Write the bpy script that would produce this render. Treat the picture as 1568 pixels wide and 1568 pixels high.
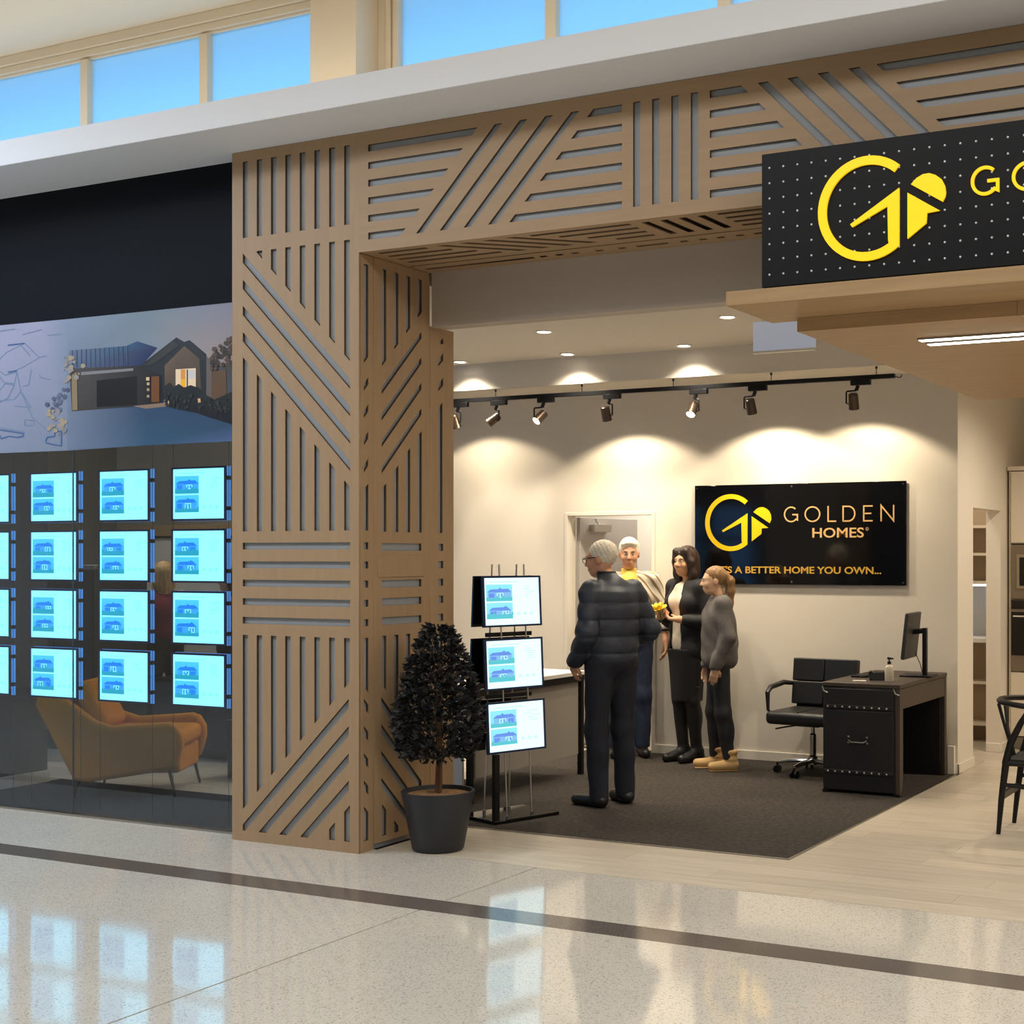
import bpy, bmesh, math, random
import numpy as np
from mathutils import Vector, Matrix

for o in list(bpy.data.objects):
    bpy.data.objects.remove(o, do_unlink=True)
SC = bpy.context.scene
COL = SC.collection
random.seed(7)
R = math.radians

# ------------------------------------------------------------------ camera
HEAD = 26.292                                # degrees the lens points left of the shop's depth axis
cam_d = bpy.data.cameras.new('camera')
cam = bpy.data.objects.new('camera', cam_d)
COL.objects.link(cam)
cam.location = (0, 0, 1.62)
cam.rotation_euler = (R(90), 0, R(HEAD))
cam_d.sensor_width = 36.0
cam_d.lens = 2196.1 / 1568 * 36.0
cam_d.shift_x = -(1045 - 784) / 1568
cam_d.shift_y = (850 - 784) / 1568
cam_d.clip_start = 0.05
SC.camera = cam

# ------------------------------------------------------------------ sky outside the clerestory
W = bpy.data.worlds.new('sky'); SC.world = W
W.use_nodes = True
bg = W.node_tree.nodes['Background']
bg.inputs['Color'].default_value = (0.21, 0.56, 1.0, 1)
bg.inputs['Strength'].default_value = 3.3

# ------------------------------------------------------------------ exposure
SC.view_settings.view_transform = 'Standard'
SC.view_settings.look = 'None'
SC.view_settings.exposure = 0.0
SC.view_settings.gamma = 1.0
SC.view_settings.use_curve_mapping = False


def lamp(name, kind, loc, energy, color, rot=(0, 0, 0), size=None, size_y=None, spot=None, blend=0.3, rad=None, parent=None):
    d = bpy.data.lights.new(name, kind)
    d.energy = energy
    d.color = color
    if kind == 'AREA':
        d.shape = 'RECTANGLE'; d.size = size; d.size_y = size_y or size
    if kind == 'SPOT':
        d.spot_size = R(spot); d.spot_blend = blend; d.shadow_soft_size = rad or 0.03
    if kind == 'POINT':
        d.shadow_soft_size = rad or 0.1
    o = bpy.data.objects.new(name, d)
    COL.objects.link(o)
    o.location = loc; o.rotation_euler = rot
    if parent is not None:
        o.parent = parent
    return o


# large lights of the mall: long ceiling troughs and the daylight roof at the far left, then two added fills
lamp('mall_ceiling_trough', 'AREA', (-3.0, 3.3, 4.78), 235, (0.94, 0.97, 1.0), size=14, size_y=1.0)
lamp('mall_rear_trough', 'AREA', (-2.0, -2.5, 4.78), 45, (1.0, 0.95, 0.88), size=13, size_y=1.4)
lamp('mall_skylight', 'AREA', (-10.0, 3.0, 4.78), 260, (0.62, 0.77, 1.0), size=5, size_y=4)
lamp('mall_right_fill', 'AREA', (3.0, 2.6, 4.78), 130, (1.0, 0.96, 0.9), size=5, size_y=1.4)  # added fill, brightens the floor and soffit on the right
lamp('ledge_fill_light', 'AREA', (-3.0, 6.0, 4.075), 26, (1.0, 0.84, 0.6), rot=(math.pi, 0, 0), size=16, size_y=0.12)  # added upward fill, warms and brightens the mall ceiling and pier

# ------------------------------------------------------------------ helpers


def lin(r, g, b):
    f = lambda v: (v / 255 / 12.92) if v <= 10 else ((v / 255 + 0.055) / 1.055) ** 2.4
    return (f(r), f(g), f(b), 1.0)


def principled(name):
    m = bpy.data.materials.new(name); m.use_nodes = True
    return m, m.node_tree, m.node_tree.nodes['Principled BSDF']


def mat(name, col, rough=0.5, metal=0.0, spec=0.5, var=0.0, vscale=8.0, stretch=(1, 1, 1), bump=0.0, bscale=60.0,
        emit=None, estr=0.0, coat=0.0, detail=4.0, objrand=0.0, world=False):
    m, nt, b = principled(name)
    b.inputs['Base Color'].default_value = col if len(col) == 4 else (*col, 1)
    b.inputs['Roughness'].default_value = rough
    b.inputs['Metallic'].default_value = metal
    b.inputs['Specular IOR Level'].default_value = spec
    b.inputs['Coat Weight'].default_value = coat
    if emit is not None:
        b.inputs['Emission Color'].default_value = emit if len(emit) == 4 else (*emit, 1)
        b.inputs['Emission Strength'].default_value = estr
    if var or bump:
        tc = nt.nodes.new('ShaderNodeTexCoord')
        mp = nt.nodes.new('ShaderNodeMapping'); mp.inputs['Scale'].default_value = stretch
        geo = nt.nodes.new('ShaderNodeNewGeometry') if world else None
        nt.links.new(geo.outputs['Position'] if world else tc.outputs['Object'], mp.inputs['Vector'])
    if var:
        n = nt.nodes.new('ShaderNodeTexNoise'); n.inputs['Scale'].default_value = vscale; n.inputs['Detail'].default_value = detail
        nt.links.new(mp.outputs['Vector'], n.inputs['Vector'])
        mr = nt.nodes.new('ShaderNodeMapRange')
        mr.inputs['From Min'].default_value = 0.3; mr.inputs['From Max'].default_value = 0.7
        mr.inputs['To Min'].default_value = 1 - var; mr.inputs['To Max'].default_value = 1 + var
        nt.links.new(n.outputs['Fac'], mr.inputs['Value'])
        val = mr.outputs['Result']
        if objrand:
            oi = nt.nodes.new('ShaderNodeObjectInfo')
            m2 = nt.nodes.new('ShaderNodeMapRange')
            m2.inputs['To Min'].default_value = 1 - objrand; m2.inputs['To Max'].default_value = 1 + objrand
            nt.links.new(oi.outputs['Random'], m2.inputs['Value'])
            mu = nt.nodes.new('ShaderNodeMath'); mu.operation = 'MULTIPLY'
            nt.links.new(val, mu.inputs[0]); nt.links.new(m2.outputs['Result'], mu.inputs[1])
            val = mu.outputs['Value']
        mx = nt.nodes.new('ShaderNodeVectorMath'); mx.operation = 'SCALE'
        mx.inputs[0].default_value = col[:3]
        nt.links.new(val, mx.inputs['Scale'])
        nt.links.new(mx.outputs['Vector'], b.inputs['Base Color'])
    if bump:
        n2 = nt.nodes.new('ShaderNodeTexNoise'); n2.inputs['Scale'].default_value = bscale; n2.inputs['Detail'].default_value = 3
        nt.links.new(mp.outputs['Vector'], n2.inputs['Vector'])
        bp = nt.nodes.new('ShaderNodeBump'); bp.inputs['Strength'].default_value = bump; bp.inputs['Distance'].default_value = 0.01
        nt.links.new(n2.outputs['Fac'], bp.inputs['Height'])
        nt.links.new(bp.outputs['Normal'], b.inputs['Normal'])
    return m


def emat(name, col, strength):
    m = bpy.data.materials.new(name); m.use_nodes = True
    nt = m.node_tree; nt.nodes.clear()
    e = nt.nodes.new('ShaderNodeEmission'); o = nt.nodes.new('ShaderNodeOutputMaterial')
    e.inputs['Color'].default_value = (*col[:3], 1); e.inputs['Strength'].default_value = strength
    nt.links.new(e.outputs[0], o.inputs[0])
    return m


def attr_mat(name, emission=None, rough=0.5):
    """colour comes from the print's own colour attribute"""
    m, nt, b = principled(name)
    a = nt.nodes.new('ShaderNodeAttribute'); a.attribute_name = 'Col'
    b.inputs['Roughness'].default_value = rough
    if emission is None:
        nt.links.new(a.outputs['Color'], b.inputs['Base Color'])
    else:
        b.inputs['Base Color'].default_value = (0.02, 0.02, 0.02, 1)
        nt.links.new(a.outputs['Color'], b.inputs['Emission Color'])
        b.inputs['Emission Strength'].default_value = emission
    return m


def glass_mat(name, tint=(1, 1, 1), rough=0.0, refl=1.0):
    m = bpy.data.materials.new(name); m.use_nodes = True
    nt = m.node_tree; nt.nodes.clear()
    t = nt.nodes.new('ShaderNodeBsdfTransparent'); g = nt.nodes.new('ShaderNodeBsdfGlossy')
    f = nt.nodes.new('ShaderNodeFresnel'); mx = nt.nodes.new('ShaderNodeMixShader'); o = nt.nodes.new('ShaderNodeOutputMaterial')
    t.inputs['Color'].default_value = (*tint, 1); g.inputs['Roughness'].default_value = rough
    g.inputs['Color'].default_value = (refl, refl, refl, 1)
    ge = nt.nodes.new('ShaderNodeNewGeometry'); mr = nt.nodes.new('ShaderNodeMapRange')   # both faces of the pane reflect alike
    mr.inputs['To Min'].default_value = 1.5; mr.inputs['To Max'].default_value = 1 / 1.5
    nt.links.new(ge.outputs['Backfacing'], mr.inputs['Value']); nt.links.new(mr.outputs['Result'], f.inputs['IOR'])
    nt.links.new(f.outputs[0], mx.inputs[0]); nt.links.new(t.outputs[0], mx.inputs[1]); nt.links.new(g.outputs[0], mx.inputs[2])
    nt.links.new(mx.outputs[0], o.inputs[0])
    return m


def tag(o, label=None, cat=None, group=None, kind=None):
    if label: o['label'] = label
    if cat: o['category'] = cat
    if group: o['group'] = group
    if kind: o['kind'] = kind
    return o


def empty(name, loc=(0, 0, 0), rz=0.0, label=None, cat=None, group=None, kind=None):
    o = bpy.data.objects.new(name, None)
    COL.objects.link(o)
    o.empty_display_size = 0.1
    o.location = loc; o.rotation_euler = (0, 0, rz)
    return tag(o, label, cat, group, kind)


def mesh_obj(name, me, m=None, parent=None, loc=(0, 0, 0)):
    o = bpy.data.objects.new(name, me)
    COL.objects.link(o)
    if m is not None and len(me.materials) == 0:
        for k in (m if isinstance(m, (list, tuple)) else [m]):
            me.materials.append(k)
    o.parent = parent
    o.location = loc
    return o


def copy_tree(o, parent=None):
    c = o.copy(); COL.objects.link(c); c.parent = parent
    for ch in list(o.children):
        copy_tree(ch, c)
    return c


class MB:
    def __init__(s):
        s.v = []; s.f = []; s.mi = []; s.M = None; s.cur = 0

    def add(s, vs, fs):
        b = len(s.v)
        for p in vs:
            p = Vector(p)
            s.v.append(tuple(s.M @ p) if s.M is not None else tuple(p))
        for q in fs:
            s.f.append([b + i for i in q]); s.mi.append(s.cur)
        return s

    def box(s, x0, x1, y0, y1, z0, z1):
        vs = [(x0, y0, z0), (x1, y0, z0), (x1, y1, z0), (x0, y1, z0), (x0, y0, z1), (x1, y0, z1), (x1, y1, z1), (x0, y1, z1)]
        return s.add(vs, [(0, 3, 2, 1), (4, 5, 6, 7), (0, 1, 5, 4), (1, 2, 6, 5), (2, 3, 7, 6), (3, 0, 4, 7)])

    def tube(s, path, radii, n=10, caps=True, closed=False, flat=1.0):
        P = [Vector(p) for p in path]
        if not isinstance(radii, (list, tuple)): radii = [radii] * len(P)
        vs = []; prev = None
        for i, p in enumerate(P):
            if closed: t = P[(i + 1) % len(P)] - P[i - 1]
            else: t = (P[min(i + 1, len(P) - 1)] - P[max(i - 1, 0)])
            t.normalize()
            if prev is None:
                u = t.cross(Vector((0, 0, 1)))
                if u.length < 1e-3: u = t.cross(Vector((1, 0, 0)))
            else:
                u = prev - t * prev.dot(t)
            u.normalize(); prev = u; w = t.cross(u)
            for k in range(n):
                a = 2 * math.pi * k / n
                vs.append(p + (u * math.cos(a) + w * math.sin(a) * flat) * radii[i])
        fs = []
        L = len(P)
        for i in range(L if closed else L - 1):
            j = (i + 1) % L
            for k in range(n):
                fs.append((i * n + k, i * n + (k + 1) % n, j * n + (k + 1) % n, j * n + k))
        if caps and not closed:
            fs.append(tuple(range(n - 1, -1, -1))); fs.append(tuple((L - 1) * n + k for k in range(n)))
        return s.add(vs, fs)

    def cyl(s, p0, p1, r0, r1=None, n=16):
        return s.tube([p0, p1], [r0, r0 if r1 is None else r1], n)

    def prism(s, poly, fn, w0, w1):
        """poly in (u,v); fn(u,v,w) -> xyz"""
        n = len(poly)
        vs = [fn(u, v, w0) for u, v in poly] + [fn(u, v, w1) for u, v in poly]
        fs = [tuple(range(n - 1, -1, -1)), tuple(range(n, 2 * n))]
        for i in range(n):
            j = (i + 1) % n
            fs.append((i, j, n + j, n + i))
        return s.add(vs, fs)

    def lathe(s, prof, c=(0, 0, 0), n=24):
        vs = []; fs = []
        for r, z in prof:
            for k in range(n):
                a = 2 * math.pi * k / n
                vs.append((c[0] + r * math.cos(a), c[1] + r * math.sin(a), c[2] + z))
        for i in range(len(prof) - 1):
            for k in range(n):
                fs.append((i * n + k, i * n + (k + 1) % n, (i + 1) * n + (k + 1) % n, (i + 1) * n + k))
        if prof[0][0] > 1e-5: fs.append(tuple(range(n - 1, -1, -1)))
        if prof[-1][0] > 1e-5: fs.append(tuple((len(prof) - 1) * n + k for k in range(n)))
        return s.add(vs, fs)

    def ball(s, c, r, n=12, m=8):
        r = r if isinstance(r, (list, tuple)) else (r, r, r)
        vs = []; fs = []
        for i in range(m + 1):
            th = math.pi * i / m
            for k in range(n):
                a = 2 * math.pi * k / n
                vs.append((c[0] + r[0] * math.sin(th) * math.cos(a), c[1] + r[1] * math.sin(th) * math.sin(a), c[2] + r[2] * math.cos(th)))
        for i in range(m):
            for k in range(n):
                fs.append((i * n + k, (i + 1) * n + k, (i + 1) * n + (k + 1) % n, i * n + (k + 1) % n))
        return s.add(vs, fs)

    def build(s, name, m=None, parent=None, loc=(0, 0, 0), smooth=True, bevel=0.0, seg=2, recalc=True):
        me = bpy.data.meshes.new(name)
        me.from_pydata(s.v, [], s.f)
        if recalc:
            bm = bmesh.new(); bm.from_mesh(me)
            bmesh.ops.remove_doubles(bm, verts=bm.verts, dist=1e-6)
            bmesh.ops.recalc_face_normals(bm, faces=bm.faces)
            bm.to_mesh(me); bm.free()
        mats = m if isinstance(m, (list, tuple)) else [m]
        for k in mats:
            me.materials.append(k)
        if len(mats) > 1 and len(me.polygons) == len(s.mi):
            me.polygons.foreach_set('material_index', s.mi)
        if smooth:
            me.polygons.foreach_set('use_smooth', [True] * len(me.polygons))
            me.set_sharp_from_angle(angle=R(35))
        me.update()
        o = mesh_obj(name, me, None, parent, loc)
        if bevel:
            b = o.modifiers.new('bevel', 'BEVEL'); b.width = bevel; b.segments = seg; b.limit_method = 'ANGLE'; b.angle_limit = R(40)
        return o


def box(name, b, m, parent=None, bevel=0.0, **kw):
    return MB().box(*b).build(name, m, parent, bevel=bevel, **kw)


def struct(name, b, m, bevel=0.0):
    return tag(box(name, b, m, None, bevel), kind='structure')


# ---- flat print made of coloured polygons laid a hair above each other
def vprint(name, polys, fn, m, parent=None, step=0.0003):
    """polys: (layer, [(u,v)...], colour or [colour per corner]); fn(u,v,w)->xyz with w the height above the sheet"""
    vs = []; fs = []; cols = []
    for layer, pts, col in polys:
        b = len(vs)
        vs += [fn(u, v, layer * step) for u, v in pts]
        fs.append(list(range(b, b + len(pts))))
        for i in range(len(pts)):
            c = col[i] if isinstance(col[0], (list, tuple)) else col
            cols += list(c[:3]) + [1.0]
    me = bpy.data.meshes.new(name); me.from_pydata(vs, [], fs)
    ca = me.color_attributes.new('Col', 'FLOAT_COLOR', 'CORNER')
    ca.data.foreach_set('color', cols)
    return mesh_obj(name, me, m, parent)


# ---- sheet with cut-out slots
def clip(poly, a, b, c):
    out = []
    n = len(poly)
    for i in range(n):
        p, q = poly[i], poly[(i + 1) % n]
        dp = a * p[0] + b * p[1] + c; dq = a * q[0] + b * q[1] + c
        if dp >= 0: out.append(p)
        if (dp >= 0) != (dq >= 0):
            t = dp / (dp - dq)
            out.append((p[0] + (q[0] - p[0]) * t, p[1] + (q[1] - p[1]) * t))
    return out


def rect(u0, u1, v0, v1):
    return [(u0, v0), (u1, v0), (u1, v1), (u0, v1)]


def area(p):
    return abs(sum(p[i][0] * p[(i + 1) % len(p)][1] - p[(i + 1) % len(p)][0] * p[i][1] for i in range(len(p)))) / 2 if len(p) > 2 else 0


def sheet(name, outer, holes, fn, th, m, parent):
    """flat sheet, thickness th behind the face; fn(u,v,w) w=0 face, w=th back"""
    cu = bpy.data.curves.new(name, 'CURVE'); cu.dimensions = '2D'; cu.fill_mode = 'BOTH'; cu.extrude = th / 2
    for pl in [outer] + [h for h in holes if area(h) > 2e-4]:
        sp = cu.splines.new('POLY'); sp.points.add(len(pl) - 1); sp.use_cyclic_u = True
        for i, (u, v) in enumerate(pl):
            sp.points[i].co = (u, v, 0, 1)
    t = bpy.data.objects.new(name, cu); COL.objects.link(t)
    dg = bpy.context.evaluated_depsgraph_get()
    me = bpy.data.meshes.new_from_object(t.evaluated_get(dg))
    bpy.data.objects.remove(t, do_unlink=True)
    us = [p[0] for p in outer]; vs_ = [p[1] for p in outer]
    bm = bmesh.new(); bm.from_mesh(me)
    bmesh.ops.remove_doubles(bm, verts=bm.verts, dist=1e-5)
    for f_ in bm.faces:                                   # slot walls take a darker colour that paints in their shade
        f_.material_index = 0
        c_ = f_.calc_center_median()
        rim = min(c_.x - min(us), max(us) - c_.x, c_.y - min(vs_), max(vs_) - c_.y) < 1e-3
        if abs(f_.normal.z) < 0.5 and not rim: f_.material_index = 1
    for v in bm.verts:
        v.co = fn(v.co.x, v.co.y, v.co.z + th / 2)
    bmesh.ops.recalc_face_normals(bm, faces=bm.faces)
    me.materials.clear()
    me.materials.append(m); me.materials.append(M['slotshade'])
    bm.to_mesh(me); bm.free()
    me.name = name
    return mesh_obj(name, me, m, parent)


def text_mesh(name, s, size, fn, m, parent, depth=0.002, offset=0.0, space=1.0, align='LEFT'):
    cu = bpy.data.curves.new(name, 'FONT'); cu.body = s; cu.size = size; cu.extrude = depth / 2; cu.offset = offset
    cu.space_character = space; cu.align_x = align; cu.resolution_u = 4
    t = bpy.data.objects.new(name, cu); COL.objects.link(t)
    dg = bpy.context.evaluated_depsgraph_get()
    me = bpy.data.meshes.new_from_object(t.evaluated_get(dg))
    bpy.data.objects.remove(t, do_unlink=True)
    for v in me.vertices:
        v.co = fn(v.co.x, v.co.y, v.co.z)
    me.materials.clear()
    return mesh_obj(name, me, m, parent)


def stroke(mb, pts, w, fn, w0, w1):
    """thick polyline as one strip of quads with mitred joints"""
    n = len(pts)
    L = []; Rr = []
    for i in range(n):
        p = Vector(pts[i])
        a = (p - Vector(pts[i - 1])).normalized() if i else None
        b = (Vector(pts[i + 1]) - p).normalized() if i < n - 1 else None
        if a is None: a = b
        if b is None: b = a
        na = Vector((-a.y, a.x)); nb = Vector((-b.y, b.x))
        mn = (na + nb); mn.normalize()
        k = w / 2 / max(0.35, mn.dot(na))
        L.append(tuple(p + mn * k)); Rr.append(tuple(p - mn * k))
    for i in range(n - 1):
        mb.prism([L[i], L[i + 1], Rr[i + 1], Rr[i]], fn, w0, w1)


# ------------------------------------------------------------------ materials
M = {}
M['wall'] = mat('wall_paint', lin(228, 219, 204), 0.75, bump=0.03, bscale=180)
M['wall2'] = mat('wall_paint_white', lin(232, 226, 214), 0.7)
M['ceil'] = mat('ceiling_paint', lin(225, 217, 203), 0.85)
M['mallcream'] = mat('mall_cream_paint', lin(230, 215, 190), 0.7)
M['fascia'] = mat('ledge_white_paint', lin(228, 228, 230), 0.55)
M['skirt'] = mat('skirting_white', lin(232, 224, 210), 0.4)
M['ply'] = mat('birch_ply', lin(168, 138, 104), 0.5, var=0.05, vscale=5, stretch=(6, 6, 0.6), bump=0.02, bscale=90)
M['plyh'] = mat('birch_ply_horizontal', lin(168, 138, 104), 0.5, var=0.05, vscale=5, stretch=(0.6, 6, 6), bump=0.02, bscale=90)
M['oak'] = mat('oak_veneer', lin(172, 140, 100), 0.45, var=0.1, vscale=4, stretch=(0.5, 5, 8))
M['slotshade'] = mat('slot_wall_shade', lin(96, 74, 52), 0.8)  # darker brown puts the shade of the slots into the colour
M['slotback'] = mat('slot_backing_grey', lin(160, 163, 166), 0.6)
M['black'] = mat('black_satin', lin(18, 18, 20), 0.45, spec=0.25)
M['blackgloss'] = mat('black_gloss_acrylic', lin(12, 12, 14), 0.08)
M['navyfascia'] = mat('navy_black_panel', lin(9, 13, 21), 0.6, spec=0.12)
M['gold'] = mat('yellow_gold_print', lin(240, 196, 14), 0.4, emit=lin(240, 190, 10), estr=0.10)
M['goldlit'] = mat('yellow_lit_letter', lin(245, 205, 20), 0.4, emit=lin(250, 200, 10), estr=0.55)
M['copper'] = mat('copper_letter', lin(222, 180, 120), 0.35, emit=lin(210, 165, 100), estr=0.04)
M['steel'] = mat('brushed_steel', lin(190, 188, 184), 0.3, metal=1.0)
M['chrome'] = mat('chrome', lin(215, 215, 215), 0.12, metal=1.0)
M['darkmetal'] = mat('dark_metal', lin(38, 34, 32), 0.45, metal=0.4)
M['carpet'] = mat('charcoal_carpet', lin(68, 63, 58), 0.95, spec=0.1, var=0.28, vscale=38, bump=0.5, bscale=300)
M['carpet2'] = mat('blue_grey_carpet', lin(66, 68, 72), 0.95, spec=0.1, var=0.25, vscale=38, bump=0.5, bscale=300)
M['plank'] = mat('pale_oak_plank', lin(192, 180, 161), 0.38, var=0.12, vscale=3.5, stretch=(0.7, 9, 1), objrand=0.07, world=True)
M['leather'] = mat('black_leather', lin(26, 25, 25), 0.42, bump=0.15, bscale=160)
M['trunk'] = mat('trunk_leather', lin(24, 22, 24), 0.45, bump=0.12, bscale=140)
M['brownleather'] = mat('brown_leather_band', lin(60, 48, 40), 0.5, bump=0.1, bscale=140)
M['mustard'] = mat('mustard_fabric', lin(206, 128, 24), 0.85, spec=0.2, var=0.06, vscale=60, bump=0.15, bscale=300)
M['lens'] = emat('lamp_lens', (1.0, 0.93, 0.78), 14)
M['lensdim'] = emat('lamp_lens_side', (1.0, 0.85, 0.6), 1.2)
M['led'] = emat('led_strip', (1.0, 0.95, 0.85), 9)
M['glass'] = glass_mat('shopfront_glass', tint=(0.72, 0.77, 0.82))
M['white'] = mat('white_laminate', lin(228, 224, 216), 0.4)
M['cab'] = mat('cabinet_cream_lacquer', lin(222, 210, 190), 0.35)
M['darkcab'] = mat('dark_navy_cabinet', lin(26, 30, 44), 0.4)
M['greypanel'] = mat('grey_panel', lin(150, 142, 132), 0.6)
M['doorgrey'] = mat('grey_door', lin(176, 170, 164), 0.5)
M['ovenglass'] = mat('oven_black_glass', lin(18, 17, 17), 0.1)
M['terradark'] = mat('dark_terrazzo_strip', lin(104, 96, 90), 0.14, var=0.15, vscale=120)
M['alu'] = mat('aluminium_edge', lin(170, 165, 158), 0.35, metal=1.0)


def terrazzo():
    m, nt, b = principled('cream_terrazzo')
    tc = nt.nodes.new('ShaderNodeTexCoord')
    v = nt.nodes.new('ShaderNodeTexVoronoi'); v.inputs['Scale'].default_value = 190
    nt.links.new(tc.outputs['Object'], v.inputs['Vector'])
    cr = nt.nodes.new('ShaderNodeValToRGB')
    e = cr.color_ramp.elements
    e[0].position = 0.0; e[0].color = lin(170, 162, 150)
    e[1].position = 0.13; e[1].color = lin(206, 199, 186)
    x = e.new(0.10); x.color = lin(188, 180, 166)
    y = e.new(0.6); y.color = lin(218, 211, 198)
    sep = nt.nodes.new('ShaderNodeSeparateColor')
    nt.links.new(v.outputs['Color'], sep.inputs[0])
    nt.links.new(sep.outputs['Red'], cr.inputs['Fac'])
    n = nt.nodes.new('ShaderNodeTexNoise'); n.inputs['Scale'].default_value = 1.3; n.inputs['Detail'].default_value = 5
    nt.links.new(tc.outputs['Object'], n.inputs['Vector'])
    mr = nt.nodes.new('ShaderNodeMapRange'); mr.inputs['To Min'].default_value = 0.9; mr.inputs['To Max'].default_value = 1.08
    nt.links.new(n.outputs['Fac'], mr.inputs['Value'])
    sc = nt.nodes.new('ShaderNodeVectorMath'); sc.operation = 'SCALE'
    nt.links.new(cr.outputs['Color'], sc.inputs[0]); nt.links.new(mr.outputs['Result'], sc.inputs['Scale'])
    nt.links.new(sc.outputs['Vector'], b.inputs['Base Color'])
    b.inputs['Roughness'].default_value = 0.075
    b.inputs['Specular IOR Level'].default_value = 0.8
    n2 = nt.nodes.new('ShaderNodeTexNoise'); n2.inputs['Scale'].default_value = 2.2
    nt.links.new(tc.outputs['Object'], n2.inputs['Vector'])
    bp = nt.nodes.new('ShaderNodeBump'); bp.inputs['Strength'].default_value = 0.06; bp.inputs['Distance'].default_value = 0.02
    nt.links.new(n2.outputs['Fac'], bp.inputs['Height']); nt.links.new(bp.outputs['Normal'], b.inputs['Normal'])
    return m


M['terrazzo'] = terrazzo()


def frosted():
    m = bpy.data.materials.new('frosted_pane'); m.use_nodes = True
    nt = m.node_tree; nt.nodes.clear()
    t = nt.nodes.new('ShaderNodeBsdfTranslucent'); g = nt.nodes.new('ShaderNodeBsdfGlossy'); mx = nt.nodes.new('ShaderNodeMixShader')
    o = nt.nodes.new('ShaderNodeOutputMaterial')
    t.inputs['Color'].default_value = (0.9, 0.95, 0.97, 1); g.inputs['Roughness'].default_value = 0.2
    mx.inputs[0].default_value = 0.05
    nt.links.new(t.outputs[0], mx.inputs[1]); nt.links.new(g.outputs[0], mx.inputs[2]); nt.links.new(mx.outputs[0], o.inputs[0])
    return m


M['frosted'] = frosted()

# ================================================================== THE SETTING
FY, FX0, FX1 = 6.19, -5.92, -5.015          # face of the timber portal, its outer and inner edges
BACK = 10.42                                # back wall of the office
SIDE = -2.876                               # side wall between office and kitchen

# ---- floors
floor = empty('floor', kind='structure')
box('floor_bed', (-15, 9, -8, 13.2, -0.16, -0.014), M['darkmetal'], floor)
J = -3.975
for nm, b in (('slab', (-15, J - 0.005, -8, 5.34, -0.014, 0)), ('slab', (J + 0.005, 9, -8, 5.34, -0.014, 0)),
              ('slab', (-15, J - 0.005, 5.53, 6.33, -0.014, 0)), ('slab', (J + 0.005, 9, 5.53, 6.33, -0.014, 0))):
    box(nm, b, M['terrazzo'], floor)
tag(box('inlay_strip', (-15, 9, 5.34, 5.53, -0.014, 0), M['terradark'], floor), label='dark grey stone strip across the pale floor')
tag(box('edge_trim', (-11, FX0, 6.30, 6.36, -0.014, 0.012), M['alu'], floor), label='aluminium channel under the shop window')

fl2 = empty('floor_timber', kind='structure')
_pc = {}


def plank(x0, x1, y0, y1):
    k = (round(x1 - x0, 3), round(y1 - y0, 3))
    if k not in _pc:
        mb = MB().box(0, k[0] - 0.0015, 0, k[1] - 0.0015, -0.012, 0.0)
        o = mb.build('plank', M['plank'], fl2, loc=(x0, y0, 0), smooth=False)
        _pc[k] = o.data
    else:
        o = mesh_obj('plank', _pc[k], None, fl2, (x0, y0, 0))


def planks(x0, x1, y0, y1, w=0.19, L=1.25):
    y = y0; r = 0
    while y < y1 - 0.01:
        ye = min(y + w, y1)
        x = x0 - (r * 0.47 % 1) * L
        while x < x1 - 0.02:
            a, b = max(x, x0), min(x + L, x1)
            if b - a > 0.03: plank(a, b, y, ye)
            x += L
        y = ye; r += 1


planks(-5.0, 3.5, 6.335, 7.085)
planks(SIDE + 0.004, 3.5, 7.085, 12.6)
planks(-11.5, -6.0, 7.32, BACK - 0.002)
planks(-11.5, -8.63, 6.36, 7.32)
planks(-4.2, SIDE + 0.004, 10.6, 12.6)
fl3 = empty('floor_carpet', kind='structure')
box('carpet', (-5.98, SIDE, 7.09, BACK, -0.014, 0.004), M['carpet'], fl3)
tag(box('edge_trim', (-5.0, SIDE + 0.012, 7.078, 7.092, -0.014, 0.006), M['alu'], fl3), label='thin aluminium carpet edge')
box('edge_trim', (SIDE, SIDE + 0.012, 7.092, BACK - 0.06, -0.014, 0.006), M['alu'], fl3)
box('carpet', (-8.62, -5.04, 6.36, 7.31, -0.014, 0.004), M['carpet2'], fl3)
struct('floor_corridor', (-8.5, -4.3, BACK + 0.12, 12.03, -0.014, 0.0), mat('corridor_vinyl', lin(150, 135, 118), 0.5))

# ---- walls of the shop
DX0, DX1, DH = -6.255, -5.398, 1.98
wb = MB()
wb.box(-11.5, DX0, BACK, BACK + 0.12, 0, 3.95); wb.box(DX1, SIDE, BACK, BACK + 0.12, 0, 3.95); wb.box(DX0, DX1, BACK, BACK + 0.12, DH, 3.95)
tag(wb.build('wall_back', M['wall'], smooth=False), kind='structure')
ws = MB()
PY0, PY1 = 10.857, 11.719
ws.box(SIDE - 0.12, SIDE, BACK + 0.12, PY0, 0, 3.95); ws.box(SIDE - 0.12, SIDE, PY1, 12.6, 0, 3.95); ws.box(SIDE - 0.12, SIDE, PY0, PY1, 1.985, 3.95)
tag(ws.build('wall_side', M['wall'], smooth=False), kind='structure')
struct('wall_kitchen', (-4.4, 3.6, 12.6, 12.72, 0, 3.95), M['wall'])
struct('wall_pantry', (-4.32, -4.2, BACK + 0.12, 12.6, 0, 3.95), M['wall'])
struct('wall_right', (3.5, 3.62, 6.9, 12.6, 0, 3.95), M['wall'])
struct('wall_left', (-11.62, -11.5, 6.4, BACK + 0.12, 0, 3.95), M['greypanel'])
struct('wall_corridor', (-8.5, -4.32, 12.03, 12.15, 0, 2.7), M['wall2'])
struct('wall_corridor_end', (-8.6, -8.5, BACK + 0.12, 12.15, 0, 2.7), M['wall2'])
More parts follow.
